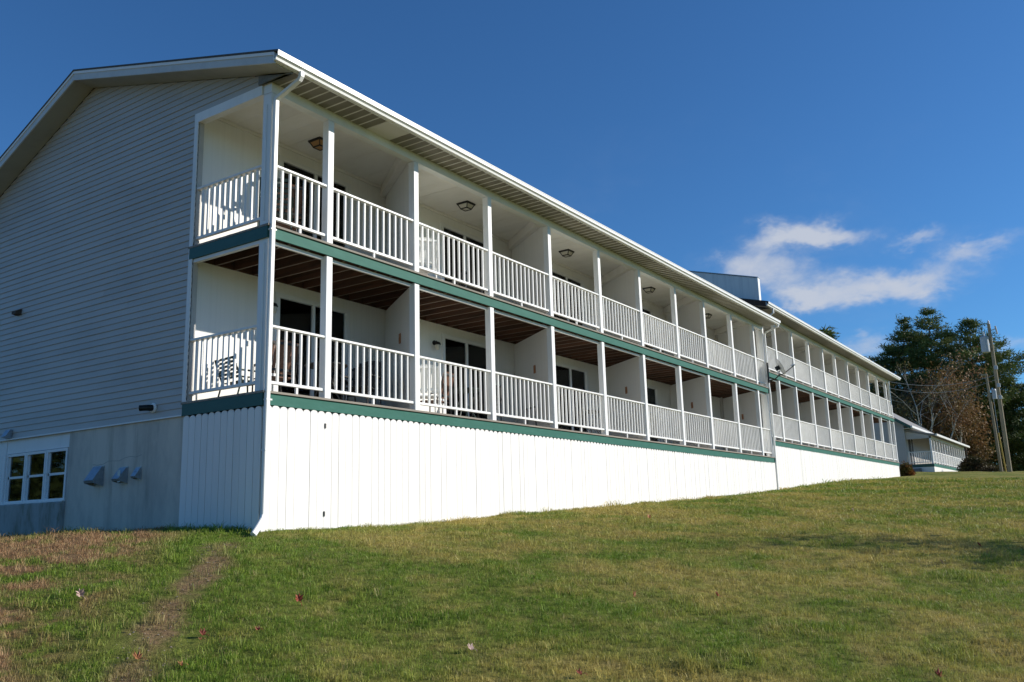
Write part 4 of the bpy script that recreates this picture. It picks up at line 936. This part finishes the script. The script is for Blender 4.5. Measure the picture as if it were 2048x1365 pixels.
ang = yaw + rng.uniform(-.74, .74, NT); rr = 3.2 + (48 - 3.2) * rng.uniform(0, 1, NT) ** 1.35
tx, ty = CAM.x + np.cos(ang) * rr, CAM.y + np.sin(ang) * rr
ok = ~((tx > -.04) & (ty > -.045) & (tx < 24.5)) & ~((tx >= 24.4) & (ty > .19) & (tx < 49.7)) & (ty < 9)
pd = path_d(tx, ty) + .16 * np.sin(3.1 * tx + 1.7 * ty) + .1 * np.sin(7 * tx - 5 * ty)
ok &= (pd > .18) | (rng.uniform(0, 1, NT) < .18)
tx, ty, rr, pd = tx[ok], ty[ok], rr[ok], pd[ok]
tz = gz(tx, ty); n = len(tx)
# longer, lusher growth along the walls, left of the path and in scattered clumps
clump = np.sin(1.9 * tx + 2.3 * ty) * np.sin(2.7 * ty - 1.1 * tx + .7) + .6 * np.sin(5.3 * tx + 1.3 * ty + 2) * np.sin(4.1 * ty + .3)
lush = (clump > .55).astype(float)
wall = np.exp(-np.maximum(0, np.where(ty < 0, -ty, 9)) / .25) * (tx > 0) + np.exp(-np.maximum(0, -tx) / .8) * (ty > 0)
leftp = (ty * .92 - tx * 1.03 > 0) & (tx < 0)
sc = rng.uniform(.55, 1.05, n) * (1 + .30 * lush + .2 * np.clip(wall, 0, 1) + .12 * leftp) * (1 + np.clip((rr - 9) / 26, 0, 1.3) * .75)
wdt = sc * (1 + np.clip((rr - 7) / 14, 0, 2.4) * .65)
idx = rng.integers(0, 5, n); big = rng.uniform(0, 1, n) < (.010 + .035 * leftp + .03 * np.clip(wall, 0, 1) + .03 * lush); idx[big] = 5
me = bpy.data.meshes.new('grass'); me.vertices.add(n); me.vertices.foreach_set('co', np.stack([tx, ty, tz], 1).astype(np.float32).ravel())
for nm, arr, ty_ in (('rot', rng.uniform(0, 6.283, n), 'FLOAT'), ('idx', idx, 'INT')):
    at_ = me.attributes.new(nm, ty_, 'POINT'); at_.data.foreach_set('value', arr.astype(np.float32 if ty_ == 'FLOAT' else np.int32))
at_ = me.attributes.new('scl', 'FLOAT_VECTOR', 'POINT'); at_.data.foreach_set('vector', np.stack([wdt, wdt, sc], 1).astype(np.float32).ravel())
go = bpy.data.objects.new('grass', me); COL.objects.link(go); me.materials.append(MATS['grass_blade']); go['kind'] = 'stuff'; go['label'] = 'short mown autumn grass covering the sloping lawn'
ng = bpy.data.node_groups.new('grass_scatter', 'GeometryNodeTree')
ng.interface.new_socket('Geometry', in_out='INPUT', socket_type='NodeSocketGeometry'); ng.interface.new_socket('Geometry', in_out='OUTPUT', socket_type='NodeSocketGeometry')
N = ng.nodes.new; gi, gout = N('NodeGroupInput'), N('NodeGroupOutput'); ip = N('GeometryNodeInstanceOnPoints'); ci = N('GeometryNodeCollectionInfo'); m2p = N('GeometryNodeMeshToPoints')
ci.inputs['Collection'].default_value = tcol; ci.inputs['Separate Children'].default_value = True; ci.inputs['Reset Children'].default_value = True
def attr(nm, dt):
    a = N('GeometryNodeInputNamedAttribute'); a.data_type = dt; a.inputs['Name'].default_value = nm; return a.outputs['Attribute']
cx = N('ShaderNodeCombineXYZ'); ng.links.new(attr('rot', 'FLOAT'), cx.inputs[2])
ng.links.new(gi.outputs[0], m2p.inputs[0]); ng.links.new(m2p.outputs[0], ip.inputs['Points']); ng.links.new(ci.outputs[0], ip.inputs['Instance']); ip.inputs['Pick Instance'].default_value = True
ng.links.new(attr('idx', 'INT'), ip.inputs['Instance Index']); ng.links.new(cx.outputs[0], ip.inputs['Rotation']); ng.links.new(attr('scl', 'FLOAT_VECTOR'), ip.inputs['Scale'])
ng.links.new(ip.outputs[0], gout.inputs[0])
go.modifiers.new('scatter', 'NODES').node_group = ng

# gravel lying in the trodden path
mb = MB(); R = np.random.default_rng(5)
for i in range(260):
    s = R.uniform(0, len(PATH) - 1.001); k = int(s); f = s - k; x = PATH[k][0] * (1 - f) + PATH[k + 1][0] * f + R.normal(0, .13); y = PATH[k][1] * (1 - f) + PATH[k + 1][1] * f + R.normal(0, .13)
    r = R.uniform(.004, .012); z = g1(x, y) + r * .3; v = R.normal(0, 1, (6, 3)) * .15
    o = np.array([(1, 0, 0), (-1, 0, 0), (0, 1, 0), (0, -1, 0), (0, 0, .7), (0, 0, -.7)]) + v
    mb.add(o * r + np.array([x, y, z]), [(0, 2, 4), (2, 1, 4), (1, 3, 4), (3, 0, 4), (2, 0, 5), (1, 2, 5), (3, 1, 5), (0, 3, 5)])
build('gravel', mb, 'pebble', kind='stuff')

def hit(px, py):
    d = (FW + RT * ((px - 1024) / 1756.29) - UP * ((py - 682.5) / 1756.29)).normalized(); s = 2.0
    ss = np.arange(2, 60, .02); zz = CAM.z + d.z * ss - gz(CAM.x + d.x * ss, CAM.y + d.y * ss); k = int(np.argmax(zz < 0)); s = ss[k] if (zz < 0).any() else 12
    return CAM + d * float(s)
def leaf_mesh(size, curl, R):
    """five-lobed maple leaf, curled, on a stalk"""
    k = []; lob = [(0, 1.0), (.16, .74), (.34, .60), (.56, .78), (.76, .92), (.95, .64), (1.15, .55), (1.45, .68), (1.75, .45), (2.2, .42), (2.7, .36), (3.14, .14)]
    for a, r in lob: k.append((math.sin(a) * r, math.cos(a) * r))
    k += [(-x, y) for x, y in k[::-1][1:-1]]
    n = len(k); vs = [(0, 0, .0)] + [(x * size, y * size, curl * size * (x * x * 1.1 + .5 * y * y) + R.normal(0, .05) * size) for x, y in k]
    fs = [(0, i + 1, (i + 1) % n + 1) for i in range(n)]; mb = MB().add(vs, fs)
    mb.tube([(0, -size * .1, 0), (.02, -size * .55, .02), (.03, -size * 1.0, .01)], .0022, 4); return mb
LV = [(160, 1205, .085, 'leaf_pink', 'pale pink fallen leaf standing up left of the trodden path', 75), (597, 1215, .085, 'maple_red', 'red maple leaf standing in the lush grass right of the path', 70), (405, 1277, .07, 'maple_red', 'dark red fallen leaf beside the right edge of the path', 40),
      (275, 1327, .08, 'leaf_tan', 'orange brown fallen leaf at the bottom of the trodden path', 25), (362, 1340, .05, 'leaf_tan', 'small orange leaf low in the picture just right of the path', 20), (515, 1268, .05, 'maple_red', 'small red leaf flat in the grass below the standing maple leaf', 20),
      (942, 1306, .07, 'leaf_pink', 'pale curled leaf in the middle foreground of the lawn', 45), (1268, 1205, .075, 'leaf_tan', 'orange leaf standing upright in the centre right of the lawn', 75), (1298, 1042, .10, 'leaf_tan', 'brown leaf upright just below the skirting in the middle', 60),
      (1435, 1198, .06, 'maple_red', 'small red leaf right of the upright orange leaf', 40), (1160, 1358, .06, 'maple_red', 'red leaf at the bottom edge near the middle of the lawn', 30), (1885, 1130, .09, 'leaf_pink', 'pale pink leaf beside the tree shadow at the right', 40),
      (1960, 1096, .09, 'maple_red', 'dark red leaf in the tree shadow near the right edge', 30), (1706, 1025, .10, 'leaf_pink', 'pale leaf far up the lawn below the end of the motel', 50), (1880, 1363, .07, 'maple_red', 'crimson leaf cut by the bottom edge at the right', 30), (400, 1288, .035, 'leaf_tan', 'tiny pale leaf next to the dark red leaf by the path', 20)]
R = np.random.default_rng(21)
for px, py, s, mt, lab, tilt in LV:
    p = hit(px, py); T = build('fallen_leaf', leaf_mesh(s * .68, R.uniform(.5, 1.3), R), mt); T.location = p + Vector((0, 0, .03 + .035 * (tilt > 50)))
    T.rotation_euler = (math.radians(tilt), R.uniform(-.3, .3), yaw - math.pi / 2 + R.uniform(.4, 1.2)); tag(T, lab, 'leaf', 'fallen leaves on the lawn')
